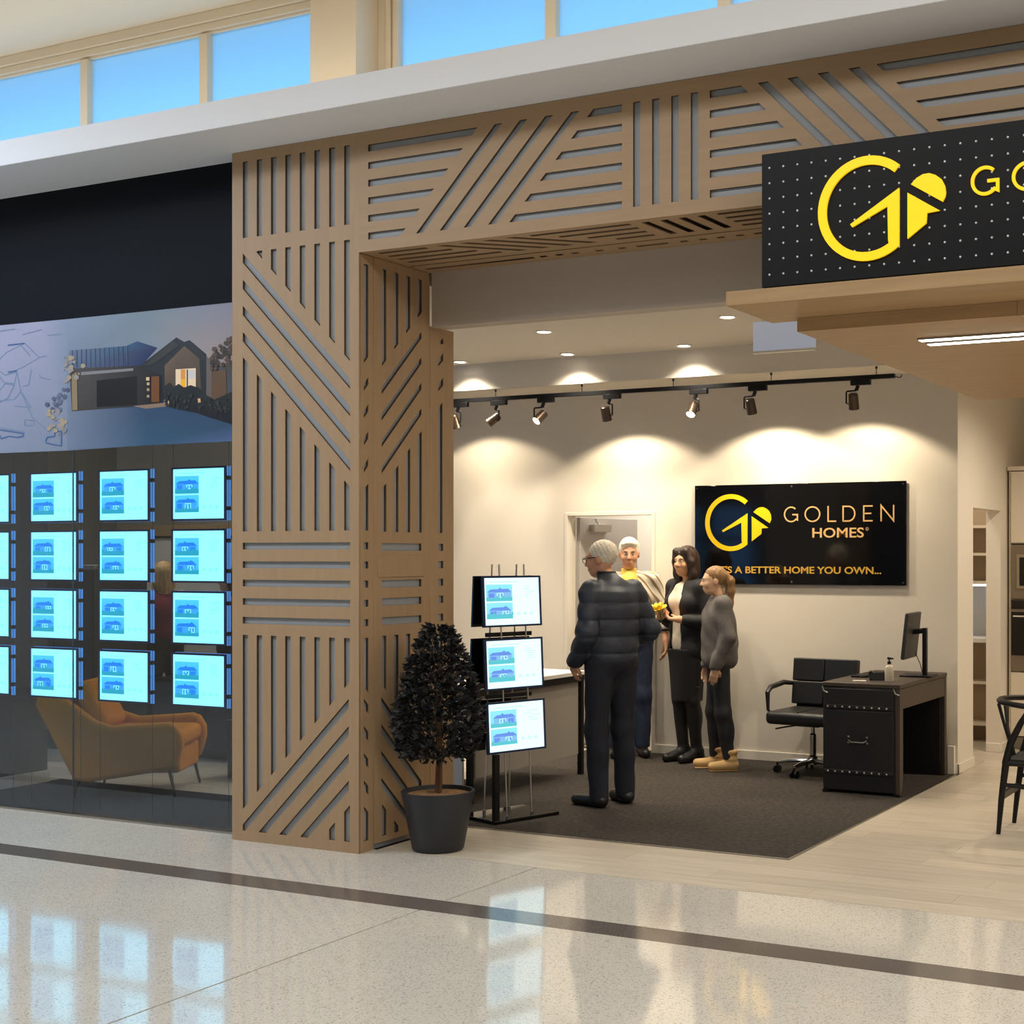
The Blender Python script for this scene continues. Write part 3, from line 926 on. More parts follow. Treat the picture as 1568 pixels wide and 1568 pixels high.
# ================================================================== SHOP WINDOW DISPLAY
MURAL = [
    (0,[(-3.706,0.825),(-1.619,0.811),(-1.356,0.809),(-1.356,-0.011),(-1.619,-0.01),(-3.706,0.001)],[(136,146,182),(136,146,182),(112,132,165),(104,122,152),(134,144,180),(136,146,182)]),
    (0,[(-1.356,0.809),(-0.66,0.807),(0.0,0.805),(0.0,0.44),(-0.66,0.479),(-1.356,0.519)],[(112,132,165),(98,120,142),(112,118,146),(142,134,140),(112,128,152),(104,122,152)]),
    (0,[(-1.356,0.519),(-0.66,0.479),(0.0,0.44),(0.0,-0.001),(-0.66,-0.002),(-1.356,-0.011)],[(104,122,152),(60,80,110),(60,60,60),(62,88,128),(38,72,104),(92,112,146)]),
    (1,[(-1.356,0.234),(-0.687,0.244),(-0.49,0.227),(0.0,0.098),(0.0,-0.001),(-0.66,0.0),(-1.356,0.002)],[(98,116,146),(36,64,100),(32,56,92),(40,70,105),(66,92,140),(38,76,112),(96,116,150)]),
    (2,[(-1.339,0.612),(-0.85,0.609),(-0.757,0.631),(-0.59,0.581),(-0.719,0.482),(-1.339,0.494)],[(92,106,140),(42,82,120),(34,66,112),(20,34,80),(20,40,90),(74,92,128)]),
    (3,[(-1.339,0.498),(-0.553,0.48),(-0.543,0.237),(-1.316,0.232)],[(66,66,72),(10,12,22),(8,10,20),(58,58,62)]),
    (4,[(-1.236,0.472),(-0.79,0.47),(-0.79,0.455),(-1.236,0.452)],(112,118,132)),
    (4,[(-1.1,0.412),(-0.757,0.421),(-0.757,0.247),(-1.1,0.247)],(5,6,16)),
    (3,[(-0.747,0.476),(-0.437,0.633),(-0.374,0.602),(-0.332,0.61),(-0.198,0.517),(-0.198,0.252),(-0.543,0.268),(-0.553,0.414)],(26,34,44)),
    (4,[(-0.532,0.471),(-0.374,0.578),(-0.255,0.497),(-0.239,0.3),(-0.532,0.315)],[(92,80,70),(84,74,66),(72,66,60),(64,58,54),(72,64,58)]),
    (5,[(-0.703,0.481),(-0.458,0.615),(-0.416,0.581),(-0.617,0.484)],(42,46,50)),
    (5,[(-0.343,0.588),(-0.312,0.597),(-0.198,0.509),(-0.198,0.482),(-0.25,0.497)],(30,38,48)),
    (5,[(-0.198,0.505),(-0.157,0.48),(-0.157,0.25),(-0.198,0.252)],(86,84,88)),
    (5,[(-0.157,0.411),(-0.046,0.42),(-0.036,0.244),(-0.157,0.25)],(84,66,50)),
    (5,[(-0.442,0.443),(-0.281,0.441),(-0.281,0.325),(-0.442,0.326)],(206,196,178)),
    (6,[(-0.4,0.44),(-0.364,0.438),(-0.364,0.33),(-0.4,0.331)],(196,140,60)),
    (6,[(-0.4,0.382),(-0.364,0.38),(-0.364,0.337),(-0.4,0.339)],(232,170,20)),
    (6,[(-0.353,0.437),(-0.343,0.437),(-0.343,0.328),(-0.353,0.329)],(60,50,44)),
    (6,[(-0.338,0.433),(-0.291,0.43),(-0.291,0.38),(-0.338,0.382)],(178,190,206)),
    (5,[(-0.692,0.414),(-0.649,0.415),(-0.649,0.266),(-0.692,0.268)],(30,26,26)),
    (6,[(-0.682,0.409),(-0.655,0.408),(-0.655,0.388),(-0.682,0.389)],(190,176,150)),
    (6,[(-0.676,0.377),(-0.655,0.376),(-0.655,0.36),(-0.676,0.361)],(170,160,140)),
    (6,[(-0.676,0.342),(-0.655,0.341),(-0.655,0.325),(-0.676,0.326)],(150,140,125)),
    (6,[(-0.676,0.302),(-0.655,0.301),(-0.655,0.286),(-0.676,0.287)],(150,140,125)),
    (5,[(-0.639,0.411),(-0.574,0.411),(-0.574,0.254),(-0.639,0.257)],(96,62,34)),
    (4,[(-0.795,0.241),(-0.49,0.25),(-0.49,0.227),(-0.687,0.22)],(120,108,98)),
    (7,[(-0.537,0.346),(-0.49,0.367),(-0.458,0.338),(-0.416,0.356),(-0.374,0.33),(-0.322,0.343),(-0.26,0.324),(-0.208,0.283),(-0.137,0.249),(-0.066,0.268),(0.0,0.288),(0.0,0.098),(-0.291,0.179),(-0.49,0.219)],[(24,34,42),(24,34,42),(24,34,42),(24,34,42),(18,26,32),(18,26,32),(18,26,32),(26,36,40),(26,36,40),(26,36,40),(30,36,36),(12,18,32),(12,18,32),(12,18,32)]),
    (8,[(-0.516,0.259),(-0.495,0.262),(-0.49,0.238),(-0.511,0.236)],(200,170,130)),
    (8,[(-0.265,0.259),(-0.244,0.262),(-0.239,0.238),(-0.26,0.235)],(190,160,125)),
    (6,[(-1.316,0.456),(-1.27,0.474),(-1.264,0.238),(-1.31,0.236)],(120,112,92)),
    (9,[(-0.105,0.477),(-0.115,0.467),(-0.132,0.472),(-0.132,0.485),(-0.115,0.489)],(74,64,58)),
    (9,[(-0.071,0.482),(-0.096,0.485),(-0.103,0.504),(-0.081,0.513),(-0.062,0.5)],(44,40,40)),
    (9,[(-0.126,0.5),(-0.139,0.518),(-0.121,0.532),(-0.096,0.522),(-0.1,0.502)],(44,40,40)),
    (9,[(-0.093,0.534),(-0.081,0.549),(-0.057,0.545),(-0.054,0.526),(-0.076,0.519)],(58,50,46)),
    (9,[(-0.07,0.52),(-0.047,0.52),(-0.038,0.504),(-0.056,0.494),(-0.075,0.504)],(74,64,58)),
    (9,[(-0.032,0.458),(-0.024,0.451),(-0.032,0.443),(-0.043,0.447),(-0.044,0.456)],(58,50,46)),
    (9,[(-0.007,0.514),(-0.016,0.496),(-0.041,0.498),(-0.048,0.517),(-0.027,0.527)],(44,40,40)),
    (9,[(-0.03,0.521),(-0.053,0.519),(-0.065,0.535),(-0.049,0.548),(-0.028,0.539)],(44,40,40)),
    (9,[(-0.007,0.542),(-0.016,0.549),(-0.011,0.558),(0.001,0.555),(0.003,0.546)],(44,40,40)),
    (9,[(-0.137,0.424),(-0.134,0.438),(-0.115,0.438),(-0.108,0.425),(-0.121,0.417)],(74,64,58)),
    (9,[(-0.037,0.478),(-0.018,0.482),(-0.006,0.469),(-0.017,0.457),(-0.036,0.462)],(74,64,58)),
    (9,[(-0.065,0.464),(-0.047,0.453),(-0.054,0.437),(-0.076,0.439),(-0.083,0.455)],(58,50,46)),
    (9,[(-0.012,0.496),(-0.013,0.485),(-0.027,0.484),(-0.035,0.493),(-0.026,0.501)],(44,40,40)),
    (9,[(0.011,0.507),(-0.008,0.5),(-0.025,0.513),(-0.015,0.528),(0.007,0.524)],(58,50,46)),
    (9,[(-0.056,0.54),(-0.068,0.546),(-0.066,0.556),(-0.052,0.556),(-0.046,0.547)],(44,40,40)),
    (9,[(-0.038,0.581),(-0.04,0.599),(-0.018,0.604),(-0.003,0.589),(-0.015,0.575)],(44,40,40)),
    (9,[(-0.031,0.545),(-0.017,0.552),(-0.002,0.544),(-0.007,0.531),(-0.025,0.532)],(58,50,46)),
    (9,[(-0.153,0.48),(-0.141,0.476),(-0.142,0.466),(-0.154,0.464),(-0.161,0.473)],(74,64,58)),
    (9,[(-0.056,0.455),(-0.052,0.443),(-0.066,0.437),(-0.078,0.446),(-0.072,0.457)],(58,50,46)),
    (9,[(0.017,0.595),(0.002,0.585),(-0.016,0.593),(-0.013,0.609),(0.007,0.61)],(58,50,46)),
    (9,[(-0.003,0.55),(-0.018,0.554),(-0.02,0.566),(-0.006,0.57),(0.005,0.56)],(74,64,58)),
    (9,[(-0.158,0.433),(-0.164,0.445),(-0.151,0.452),(-0.137,0.445),(-0.142,0.433)],(58,50,46)),
    (9,[(-0.033,0.534),(-0.021,0.545),(-0.003,0.539),(-0.003,0.525),(-0.022,0.521)],(74,64,58)),
    (9,[(-0.033,0.605),(-0.007,0.602),(0.0,0.582),(-0.023,0.573),(-0.043,0.587)],(74,64,58)),
    (9,[(-0.106,0.48),(-0.095,0.464),(-0.111,0.453),(-0.131,0.461),(-0.128,0.478)],(44,40,40)),
    (9,[(-0.074,0.558),(-0.082,0.547),(-0.099,0.551),(-0.101,0.564),(-0.086,0.568)],(44,40,40)),
    (9,[(0.009,0.537),(-0.011,0.537),(-0.019,0.552),(-0.004,0.561),(0.014,0.552)],(58,50,46)),
    (9,[(-0.152,0.459),(-0.164,0.471),(-0.153,0.482),(-0.135,0.477),(-0.135,0.462)],(74,64,58)),
    (9,[(-0.029,0.56),(-0.022,0.573),(-0.003,0.571),(0.002,0.557),(-0.014,0.55)],(74,64,58)),
    (9,[(-0.164,0.476),(-0.139,0.479),(-0.125,0.461),(-0.143,0.447),(-0.167,0.457)],(44,40,40)),
    (9,[(-0.057,0.517),(-0.046,0.508),(-0.053,0.499),(-0.067,0.502),(-0.069,0.513)],(58,50,46)),
    (9,[(-0.092,0.503),(-0.096,0.488),(-0.117,0.487),(-0.125,0.502),(-0.11,0.512)],(44,40,40)),
    (9,[(-0.015,0.465),(-0.039,0.46),(-0.056,0.476),(-0.041,0.492),(-0.016,0.485)],(74,64,58)),
    (9,[(-0.042,0.557),(-0.061,0.569),(-0.053,0.585),(-0.03,0.583),(-0.023,0.566)],(58,50,46)),
    (9,[(-0.121,0.455),(-0.12,0.471),(-0.099,0.474),(-0.087,0.459),(-0.101,0.448)],(58,50,46)),
    (9,[(-0.154,0.511),(-0.139,0.517),(-0.127,0.507),(-0.134,0.496),(-0.151,0.499)],(58,50,46)),
    (9,[(-0.09,0.571),(-0.075,0.564),(-0.078,0.552),(-0.095,0.551),(-0.102,0.563)],(74,64,58)),
    (9,[(-0.112,0.481),(-0.111,0.469),(-0.126,0.466),(-0.136,0.476),(-0.128,0.485)],(58,50,46)),
    (9,[(-0.138,0.427),(-0.152,0.42),(-0.165,0.428),(-0.16,0.44),(-0.144,0.439)],(74,64,58)),
    (9,[(-0.123,0.495),(-0.145,0.503),(-0.144,0.521),(-0.121,0.524),(-0.108,0.508)],(74,64,58)),
    (9,[(-0.156,0.461),(-0.16,0.477),(-0.142,0.484),(-0.126,0.472),(-0.135,0.459)],(44,40,40)),
    (9,[(-0.125,0.45),(-0.113,0.458),(-0.099,0.452),(-0.102,0.44),(-0.117,0.439)],(44,40,40)),
    (9,[(-0.062,0.521),(-0.05,0.518),(-0.048,0.509),(-0.06,0.506),(-0.068,0.513)],(44,40,40)),
    (9,[(-0.12,0.556),(-0.111,0.537),(-0.132,0.526),(-0.153,0.539),(-0.146,0.557)],(74,64,58)),
    (9,[(0.019,0.45),(0.004,0.436),(-0.02,0.444),(-0.02,0.463),(0.005,0.467)],(58,50,46)),
    (9,[(-0.142,0.477),(-0.165,0.48),(-0.17,0.497),(-0.151,0.505),(-0.133,0.493)],(74,64,58)),
    (7,[(-1.424,0.319),(-1.433,0.311),(-1.447,0.315),(-1.447,0.326),(-1.433,0.328)],(74,86,120)),
    (7,[(-1.389,0.129),(-1.419,0.132),(-1.427,0.153),(-1.402,0.163),(-1.378,0.149)],(142,138,124)),
    (7,[(-1.38,0.155),(-1.392,0.171),(-1.375,0.183),(-1.353,0.175),(-1.356,0.158)],(142,138,124)),
    (7,[(-1.422,0.124),(-1.409,0.141),(-1.381,0.136),(-1.377,0.116),(-1.402,0.109)],(116,120,136)),
    (7,[(-1.365,0.565),(-1.344,0.565),(-1.337,0.551),(-1.352,0.543),(-1.369,0.551)],(142,138,124)),
    (7,[(-1.462,0.26),(-1.45,0.247),(-1.462,0.236),(-1.482,0.241),(-1.482,0.256)],(86,98,132)),
    (7,[(-1.305,0.552),(-1.309,0.544),(-1.322,0.545),(-1.325,0.554),(-1.315,0.559)],(116,120,136)),
    (7,[(-1.402,0.329),(-1.428,0.326),(-1.441,0.343),(-1.424,0.356),(-1.4,0.348)],(86,98,132)),
    (7,[(-1.254,0.455),(-1.263,0.462),(-1.257,0.469),(-1.245,0.467),(-1.243,0.458)],(142,138,124)),
    (7,[(-1.424,0.173),(-1.418,0.193),(-1.389,0.194),(-1.377,0.174),(-1.399,0.162)],(142,138,124)),
    (7,[(-1.414,0.172),(-1.388,0.178),(-1.371,0.162),(-1.386,0.146),(-1.413,0.153)],(142,138,124)),
    (7,[(-1.465,0.209),(-1.453,0.202),(-1.458,0.192),(-1.473,0.193),(-1.478,0.203)],(116,120,136)),
    (7,[(-1.453,0.325),(-1.455,0.307),(-1.48,0.303),(-1.495,0.319),(-1.478,0.333)],(74,86,120)),
    (7,[(-1.398,0.139),(-1.421,0.131),(-1.44,0.144),(-1.429,0.16),(-1.403,0.157)],(142,138,124)),
    (7,[(-1.213,0.492),(-1.237,0.503),(-1.232,0.522),(-1.205,0.523),(-1.193,0.505)],(142,138,124)),
    (7,[(-1.393,0.312),(-1.395,0.326),(-1.376,0.331),(-1.363,0.319),(-1.374,0.308)],(74,86,120)),
    (7,[(-1.388,0.426),(-1.371,0.434),(-1.352,0.424),(-1.359,0.41),(-1.381,0.411)],(128,130,140)),
    (7,[(-1.281,0.459),(-1.253,0.45),(-1.254,0.429),(-1.283,0.424),(-1.3,0.443)],(128,130,140)),
    (7,[(-1.365,0.526),(-1.361,0.513),(-1.376,0.508),(-1.39,0.517),(-1.382,0.528)],(142,138,124)),
    (7,[(-1.46,0.296),(-1.467,0.29),(-1.477,0.294),(-1.476,0.302),(-1.465,0.303)],(86,98,132)),
    (7,[(-1.441,0.262),(-1.467,0.267),(-1.47,0.286),(-1.446,0.292),(-1.428,0.277)],(66,78,112)),
    (7,[(-1.472,0.128),(-1.476,0.135),(-1.467,0.14),(-1.457,0.135),(-1.46,0.127)],(116,120,136)),
    (7,[(-1.451,0.332),(-1.436,0.346),(-1.413,0.339),(-1.413,0.322),(-1.437,0.318)],(86,98,132)),
    (7,[(-1.392,0.581),(-1.377,0.579),(-1.374,0.569),(-1.386,0.564),(-1.397,0.572)],(128,130,140)),
    (7,[(-1.427,0.24),(-1.418,0.228),(-1.431,0.218),(-1.448,0.225),(-1.445,0.238)],(142,138,124)),
    (7,[(-1.371,0.105),(-1.379,0.094),(-1.397,0.097),(-1.399,0.11),(-1.383,0.115)],(116,120,136)),
    (7,[(-1.457,0.176),(-1.47,0.176),(-1.475,0.184),(-1.465,0.19),(-1.454,0.184)],(116,120,136)),
    (7,[(-1.432,0.23),(-1.449,0.247),(-1.432,0.263),(-1.405,0.255),(-1.405,0.235)],(86,98,132)),
    (7,[(-1.486,0.244),(-1.482,0.252),(-1.469,0.251),(-1.466,0.243),(-1.476,0.238)],(116,120,136)),
    (7,[(-1.537,0.231),(-1.518,0.233),(-1.507,0.221),(-1.521,0.211),(-1.539,0.217)],(142,138,124)),
    (7,[(-1.446,0.197),(-1.437,0.19),(-1.443,0.183),(-1.455,0.185),(-1.457,0.193)],(128,130,140)),
    (7,[(-1.297,0.488),(-1.299,0.481),(-1.31,0.481),(-1.314,0.488),(-1.306,0.493)],(142,138,124)),
    (7,[(-1.29,0.555),(-1.313,0.551),(-1.328,0.565),(-1.314,0.579),(-1.291,0.573)],(128,130,140)),
    (7,[(-1.42,0.273),(-1.442,0.285),(-1.433,0.302),(-1.407,0.301),(-1.399,0.282)],(74,86,120)),
    (7,[(-1.432,0.071),(-1.431,0.081),(-1.416,0.083),(-1.408,0.074),(-1.418,0.066)],(116,120,136)),
    (7,[(-1.511,0.213),(-1.485,0.222),(-1.464,0.207),(-1.477,0.188),(-1.506,0.192)],(142,138,124)),
    (7,[(-1.424,0.31),(-1.414,0.306),(-1.416,0.298),(-1.428,0.297),(-1.433,0.305)],(74,86,120)),
    (7,[(-1.474,0.264),(-1.472,0.25),(-1.491,0.246),(-1.503,0.257),(-1.493,0.268)],(66,78,112)),
    (7,[(-1.484,0.199),(-1.499,0.192),(-1.514,0.2),(-1.508,0.212),(-1.49,0.211)],(128,130,140)),
    (7,[(-1.412,0.282),(-1.44,0.291),(-1.439,0.312),(-1.41,0.316),(-1.394,0.298)],(86,98,132)),
    (7,[(-1.393,0.316),(-1.398,0.334),(-1.376,0.342),(-1.357,0.329),(-1.367,0.313)],(74,86,120)),
    (7,[(-1.404,0.373),(-1.389,0.383),(-1.369,0.375),(-1.373,0.36),(-1.394,0.359)],(66,78,112)),
    (7,[(-1.526,0.258),(-1.503,0.253),(-1.501,0.236),(-1.522,0.231),(-1.538,0.244)],(142,138,124)),
    (7,[(-1.306,0.505),(-1.299,0.491),(-1.315,0.483),(-1.332,0.492),(-1.326,0.506)],(128,130,140)),
    (7,[(-1.436,0.116),(-1.451,0.103),(-1.475,0.109),(-1.474,0.127),(-1.45,0.131)],(142,138,124)),
    (7,[(-1.306,0.495),(-1.331,0.498),(-1.337,0.516),(-1.316,0.524),(-1.296,0.511)],(142,138,124)),
    (7,[(-1.474,0.274),(-1.486,0.29),(-1.469,0.302),(-1.447,0.293),(-1.45,0.276)],(86,98,132)),
    (7,[(-1.467,0.241),(-1.454,0.258),(-1.426,0.253),(-1.423,0.233),(-1.448,0.226)],(116,120,136)),
    (7,[(-1.477,0.157),(-1.462,0.157),(-1.456,0.147),(-1.468,0.141),(-1.48,0.147)],(142,138,124)),
    (7,[(-1.331,0.458),(-1.315,0.442),(-1.331,0.427),(-1.356,0.434),(-1.356,0.453)],(142,138,124)),
    (7,[(-1.312,0.494),(-1.321,0.478),(-1.347,0.48),(-1.354,0.498),(-1.332,0.507)],(142,138,124)),
    (7,[(-1.338,0.357),(-1.361,0.354),(-1.374,0.37),(-1.357,0.382),(-1.335,0.373)],(66,78,112)),
    (7,[(-1.537,0.268),(-1.556,0.282),(-1.544,0.299),(-1.517,0.294),(-1.513,0.275)],(66,78,112)),
    (7,[(-1.349,0.559),(-1.343,0.579),(-1.313,0.579),(-1.301,0.559),(-1.323,0.546)],(142,138,124)),
    (7,[(-1.515,0.16),(-1.486,0.166),(-1.468,0.149),(-1.485,0.132),(-1.514,0.139)],(128,130,140)),
    (7,[(-1.377,0.134),(-1.354,0.121),(-1.364,0.103),(-1.392,0.104),(-1.4,0.124)],(116,120,136)),
    (7,[(-1.498,0.23),(-1.501,0.21),(-1.528,0.207),(-1.542,0.224),(-1.524,0.238)],(142,138,124)),
    (7,[(-1.497,0.126),(-1.521,0.118),(-1.54,0.131),(-1.528,0.147),(-1.502,0.144)],(142,138,124)),
    (7,[(-1.33,0.467),(-1.355,0.478),(-1.349,0.497),(-1.321,0.498),(-1.309,0.479)],(128,130,140)),
    (7,[(-1.394,0.492),(-1.395,0.5),(-1.385,0.502),(-1.377,0.496),(-1.383,0.489)],(142,138,124)),
    (7,[(-1.395,0.369),(-1.385,0.374),(-1.375,0.368),(-1.379,0.36),(-1.391,0.361)],(86,98,132)),
    (7,[(-1.359,0.574),(-1.341,0.568),(-1.342,0.554),(-1.361,0.552),(-1.371,0.564)],(116,120,136)),
    (7,[(-1.423,0.248),(-1.42,0.234),(-1.436,0.228),(-1.45,0.238),(-1.442,0.25)],(128,130,140)),
    (7,[(-1.303,0.535),(-1.32,0.525),(-1.34,0.534),(-1.337,0.55),(-1.314,0.551)],(116,120,136)),
    (7,[(-1.43,0.089),(-1.443,0.092),(-1.444,0.101),(-1.432,0.104),(-1.424,0.097)],(128,130,140)),
    (7,[(-1.302,0.529),(-1.308,0.542),(-1.293,0.549),(-1.278,0.541),(-1.283,0.528)],(128,130,140)),
    (7,[(-1.437,0.132),(-1.419,0.148),(-1.391,0.14),(-1.392,0.119),(-1.42,0.114)],(128,130,140)),
    (7,[(-1.489,0.25),(-1.471,0.248),(-1.467,0.236),(-1.483,0.23),(-1.496,0.239)],(128,130,140)),
    (7,[(-1.346,0.444),(-1.333,0.426),(-1.352,0.414),(-1.376,0.424),(-1.372,0.442)],(128,130,140)),
    (7,[(-1.345,0.527),(-1.36,0.51),(-1.388,0.516),(-1.392,0.537),(-1.365,0.544)],(128,130,140)),
    (8.5,[(-0.169,0.218),(-0.174,0.213),(-0.182,0.215),(-0.182,0.222),(-0.174,0.223)],(44,50,48)),
    (8.5,[(-0.255,0.262),(-0.267,0.263),(-0.27,0.272),(-0.26,0.276),(-0.251,0.27)],(34,44,46)),
    (8.5,[(-0.193,0.198),(-0.198,0.204),(-0.192,0.209),(-0.183,0.206),(-0.184,0.199)],(26,34,40)),
    (8.5,[(-0.073,0.194),(-0.069,0.2),(-0.06,0.198),(-0.059,0.192),(-0.067,0.189)],(34,44,46)),
    (8.5,[(-0.059,0.202),(-0.043,0.202),(-0.037,0.191),(-0.049,0.183),(-0.063,0.19)],(44,50,48)),
    (8.5,[(-0.233,0.224),(-0.225,0.216),(-0.233,0.208),(-0.246,0.211),(-0.246,0.221)],(26,34,40)),
    (8.5,[(-0.113,0.198),(-0.116,0.192),(-0.125,0.193),(-0.127,0.199),(-0.12,0.203)],(34,44,46)),
    (8.5,[(-0.123,0.205),(-0.14,0.202),(-0.149,0.214),(-0.138,0.223),(-0.122,0.217)],(26,34,40)),
    (8.5,[(-0.475,0.272),(-0.481,0.276),(-0.477,0.282),(-0.469,0.28),(-0.468,0.274)],(34,44,46)),
    (8.5,[(-0.513,0.258),(-0.511,0.266),(-0.5,0.266),(-0.495,0.259),(-0.503,0.254)],(26,34,40)),
    (8.5,[(-0.083,0.176),(-0.07,0.179),(-0.062,0.171),(-0.069,0.163),(-0.082,0.166)],(16,24,30)),
    (8.5,[(-0.341,0.217),(-0.334,0.213),(-0.337,0.207),(-0.346,0.207),(-0.348,0.214)],(26,34,40)),
    (8.5,[(-0.208,0.216),(-0.209,0.204),(-0.223,0.202),(-0.231,0.212),(-0.222,0.22)],(16,24,30)),
    (8.5,[(-0.419,0.274),(-0.43,0.27),(-0.44,0.277),(-0.435,0.286),(-0.421,0.284)],(44,50,48)),
    (8.5,[(-0.102,0.182),(-0.115,0.188),(-0.112,0.199),(-0.097,0.2),(-0.091,0.189)],(34,44,46)),
    (8.5,[(-0.091,0.179),(-0.092,0.19),(-0.078,0.193),(-0.069,0.185),(-0.076,0.176)],(34,44,46)),
    (8.5,[(-0.239,0.255),(-0.23,0.26),(-0.221,0.255),(-0.224,0.247),(-0.235,0.247)],(26,34,40)),
    (8.5,[(-0.515,0.248),(-0.496,0.242),(-0.497,0.227),(-0.517,0.224),(-0.528,0.237)],(44,50,48)),
    (8.5,[(-0.354,0.214),(-0.351,0.205),(-0.361,0.201),(-0.37,0.208),(-0.366,0.215)],(44,50,48)),
    (8.5,[(-0.013,0.185),(-0.02,0.18),(-0.03,0.184),(-0.029,0.192),(-0.018,0.193)],(44,50,48)),
    (8.5,[(-0.505,0.279),(-0.521,0.282),(-0.523,0.294),(-0.508,0.298),(-0.497,0.289)],(16,24,30)),
    (8.5,[(-0.133,0.194),(-0.138,0.204),(-0.127,0.21),(-0.115,0.204),(-0.119,0.194)],(44,50,48)),
    (8.5,[(-0.431,0.227),(-0.424,0.233),(-0.414,0.23),(-0.415,0.223),(-0.425,0.221)],(44,50,48)),
    (8.5,[(-0.475,0.284),(-0.458,0.283),(-0.454,0.27),(-0.469,0.265),(-0.482,0.273)],(34,44,46)),
    (8.5,[(-0.449,0.239),(-0.441,0.228),(-0.452,0.22),(-0.467,0.225),(-0.465,0.237)],(16,24,30)),
    (8.5,[(-0.501,0.252),(-0.508,0.243),(-0.522,0.246),(-0.524,0.257),(-0.511,0.261)],(44,50,48)),
    (8.5,[(-0.238,0.187),(-0.25,0.187),(-0.255,0.195),(-0.246,0.2),(-0.236,0.195)],(26,34,40)),
    (8.5,[(-0.17,0.239),(-0.181,0.251),(-0.17,0.262),(-0.152,0.257),(-0.152,0.243)],(16,24,30)),
    (8.5,[(-0.164,0.197),(-0.16,0.205),(-0.148,0.204),(-0.145,0.195),(-0.155,0.191)],(34,44,46)),
    (8.5,[(-0.053,0.181),(-0.04,0.182),(-0.034,0.173),(-0.042,0.166),(-0.054,0.171)],(34,44,46)),
    (8.5,[(-0.272,0.271),(-0.266,0.266),(-0.27,0.261),(-0.277,0.263),(-0.279,0.269)],(16,24,30)),
    (8.5,[(-0.079,0.196),(-0.081,0.187),(-0.094,0.186),(-0.099,0.195),(-0.09,0.201)],(44,50,48)),
    (8.5,[(-0.153,0.211),(-0.166,0.208),(-0.174,0.216),(-0.167,0.224),(-0.154,0.221)],(44,50,48)),
    (8.5,[(-0.367,0.236),(-0.381,0.245),(-0.375,0.257),(-0.357,0.256),(-0.352,0.243)],(44,50,48)),
    (8.5,[(-0.303,0.237),(-0.302,0.243),(-0.294,0.244),(-0.29,0.239),(-0.295,0.235)],(26,34,40)),
    (8.5,[(-0.345,0.256),(-0.332,0.26),(-0.322,0.252),(-0.328,0.243),(-0.343,0.245)],(44,50,48)),
    (8.5,[(-0.41,0.298),(-0.401,0.294),(-0.403,0.287),(-0.413,0.286),(-0.417,0.293)],(26,34,40)),
    (8.5,[(-0.444,0.262),(-0.443,0.254),(-0.453,0.252),(-0.459,0.258),(-0.454,0.264)],(34,44,46)),
    (8.5,[(-0.503,0.252),(-0.515,0.246),(-0.527,0.253),(-0.522,0.263),(-0.508,0.262)],(16,24,30)),
    (8.5,[(-0.45,0.237),(-0.463,0.241),(-0.462,0.251),(-0.449,0.253),(-0.441,0.244)],(34,44,46)),
    (8.5,[(-0.503,0.295),(-0.506,0.305),(-0.494,0.309),(-0.483,0.302),(-0.489,0.293)],(44,50,48)),
    (8.5,[(-0.518,0.245),(-0.511,0.25),(-0.501,0.246),(-0.503,0.238),(-0.513,0.237)],(16,24,30)),
    (8.5,[(-0.326,0.291),(-0.305,0.287),(-0.303,0.271),(-0.322,0.266),(-0.336,0.278)],(34,44,46)),
    (8.5,[(-0.395,0.263),(-0.391,0.256),(-0.399,0.251),(-0.407,0.256),(-0.405,0.263)],(26,34,40)),
    (8.5,[(-0.194,0.237),(-0.2,0.232),(-0.208,0.234),(-0.208,0.241),(-0.2,0.242)],(16,24,30)),
    (8.5,[(-0.098,0.219),(-0.119,0.221),(-0.124,0.236),(-0.106,0.243),(-0.091,0.233)],(44,50,48)),
    (8.5,[(-0.122,0.167),(-0.129,0.177),(-0.119,0.184),(-0.106,0.179),(-0.108,0.168)],(26,34,40)),
    (8.5,[(-0.529,0.275),(-0.518,0.288),(-0.497,0.284),(-0.495,0.268),(-0.514,0.263)],(26,34,40)),
    (8.5,[(-0.489,0.253),(-0.467,0.253),(-0.46,0.238),(-0.476,0.229),(-0.494,0.238)],(16,24,30)),
    (8.5,[(-0.469,0.246),(-0.465,0.241),(-0.469,0.237),(-0.476,0.239),(-0.477,0.244)],(16,24,30)),
    (8.5,[(-0.263,0.261),(-0.268,0.251),(-0.282,0.253),(-0.286,0.263),(-0.274,0.268)],(26,34,40)),
    (8.5,[(-0.412,0.204),(-0.426,0.202),(-0.433,0.212),(-0.423,0.219),(-0.41,0.214)],(44,50,48)),
    (8.5,[(-0.053,0.164),(-0.058,0.169),(-0.055,0.174),(-0.047,0.172),(-0.046,0.167)],(26,34,40)),
    (8.5,[(-0.146,0.202),(-0.143,0.211),(-0.131,0.212),(-0.126,0.203),(-0.135,0.197)],(26,34,40)),
    (8.5,[(-0.44,0.265),(-0.426,0.268),(-0.417,0.259),(-0.425,0.25),(-0.439,0.254)],(26,34,40)),
    (8.5,[(-0.246,0.214),(-0.236,0.208),(-0.24,0.199),(-0.253,0.2),(-0.257,0.209)],(44,50,48)),
    (8.5,[(-0.079,0.212),(-0.081,0.198),(-0.1,0.195),(-0.11,0.208),(-0.097,0.219)],(26,34,40)),
    (8.5,[(-0.1,0.214),(-0.112,0.21),(-0.122,0.217),(-0.116,0.226),(-0.103,0.224)],(44,50,48)),
    (8.5,[(-0.344,0.205),(-0.356,0.211),(-0.354,0.221),(-0.339,0.222),(-0.333,0.212)],(44,50,48)),
    (8.5,[(-0.042,0.239),(-0.043,0.246),(-0.034,0.248),(-0.028,0.242),(-0.033,0.237)],(16,24,30)),
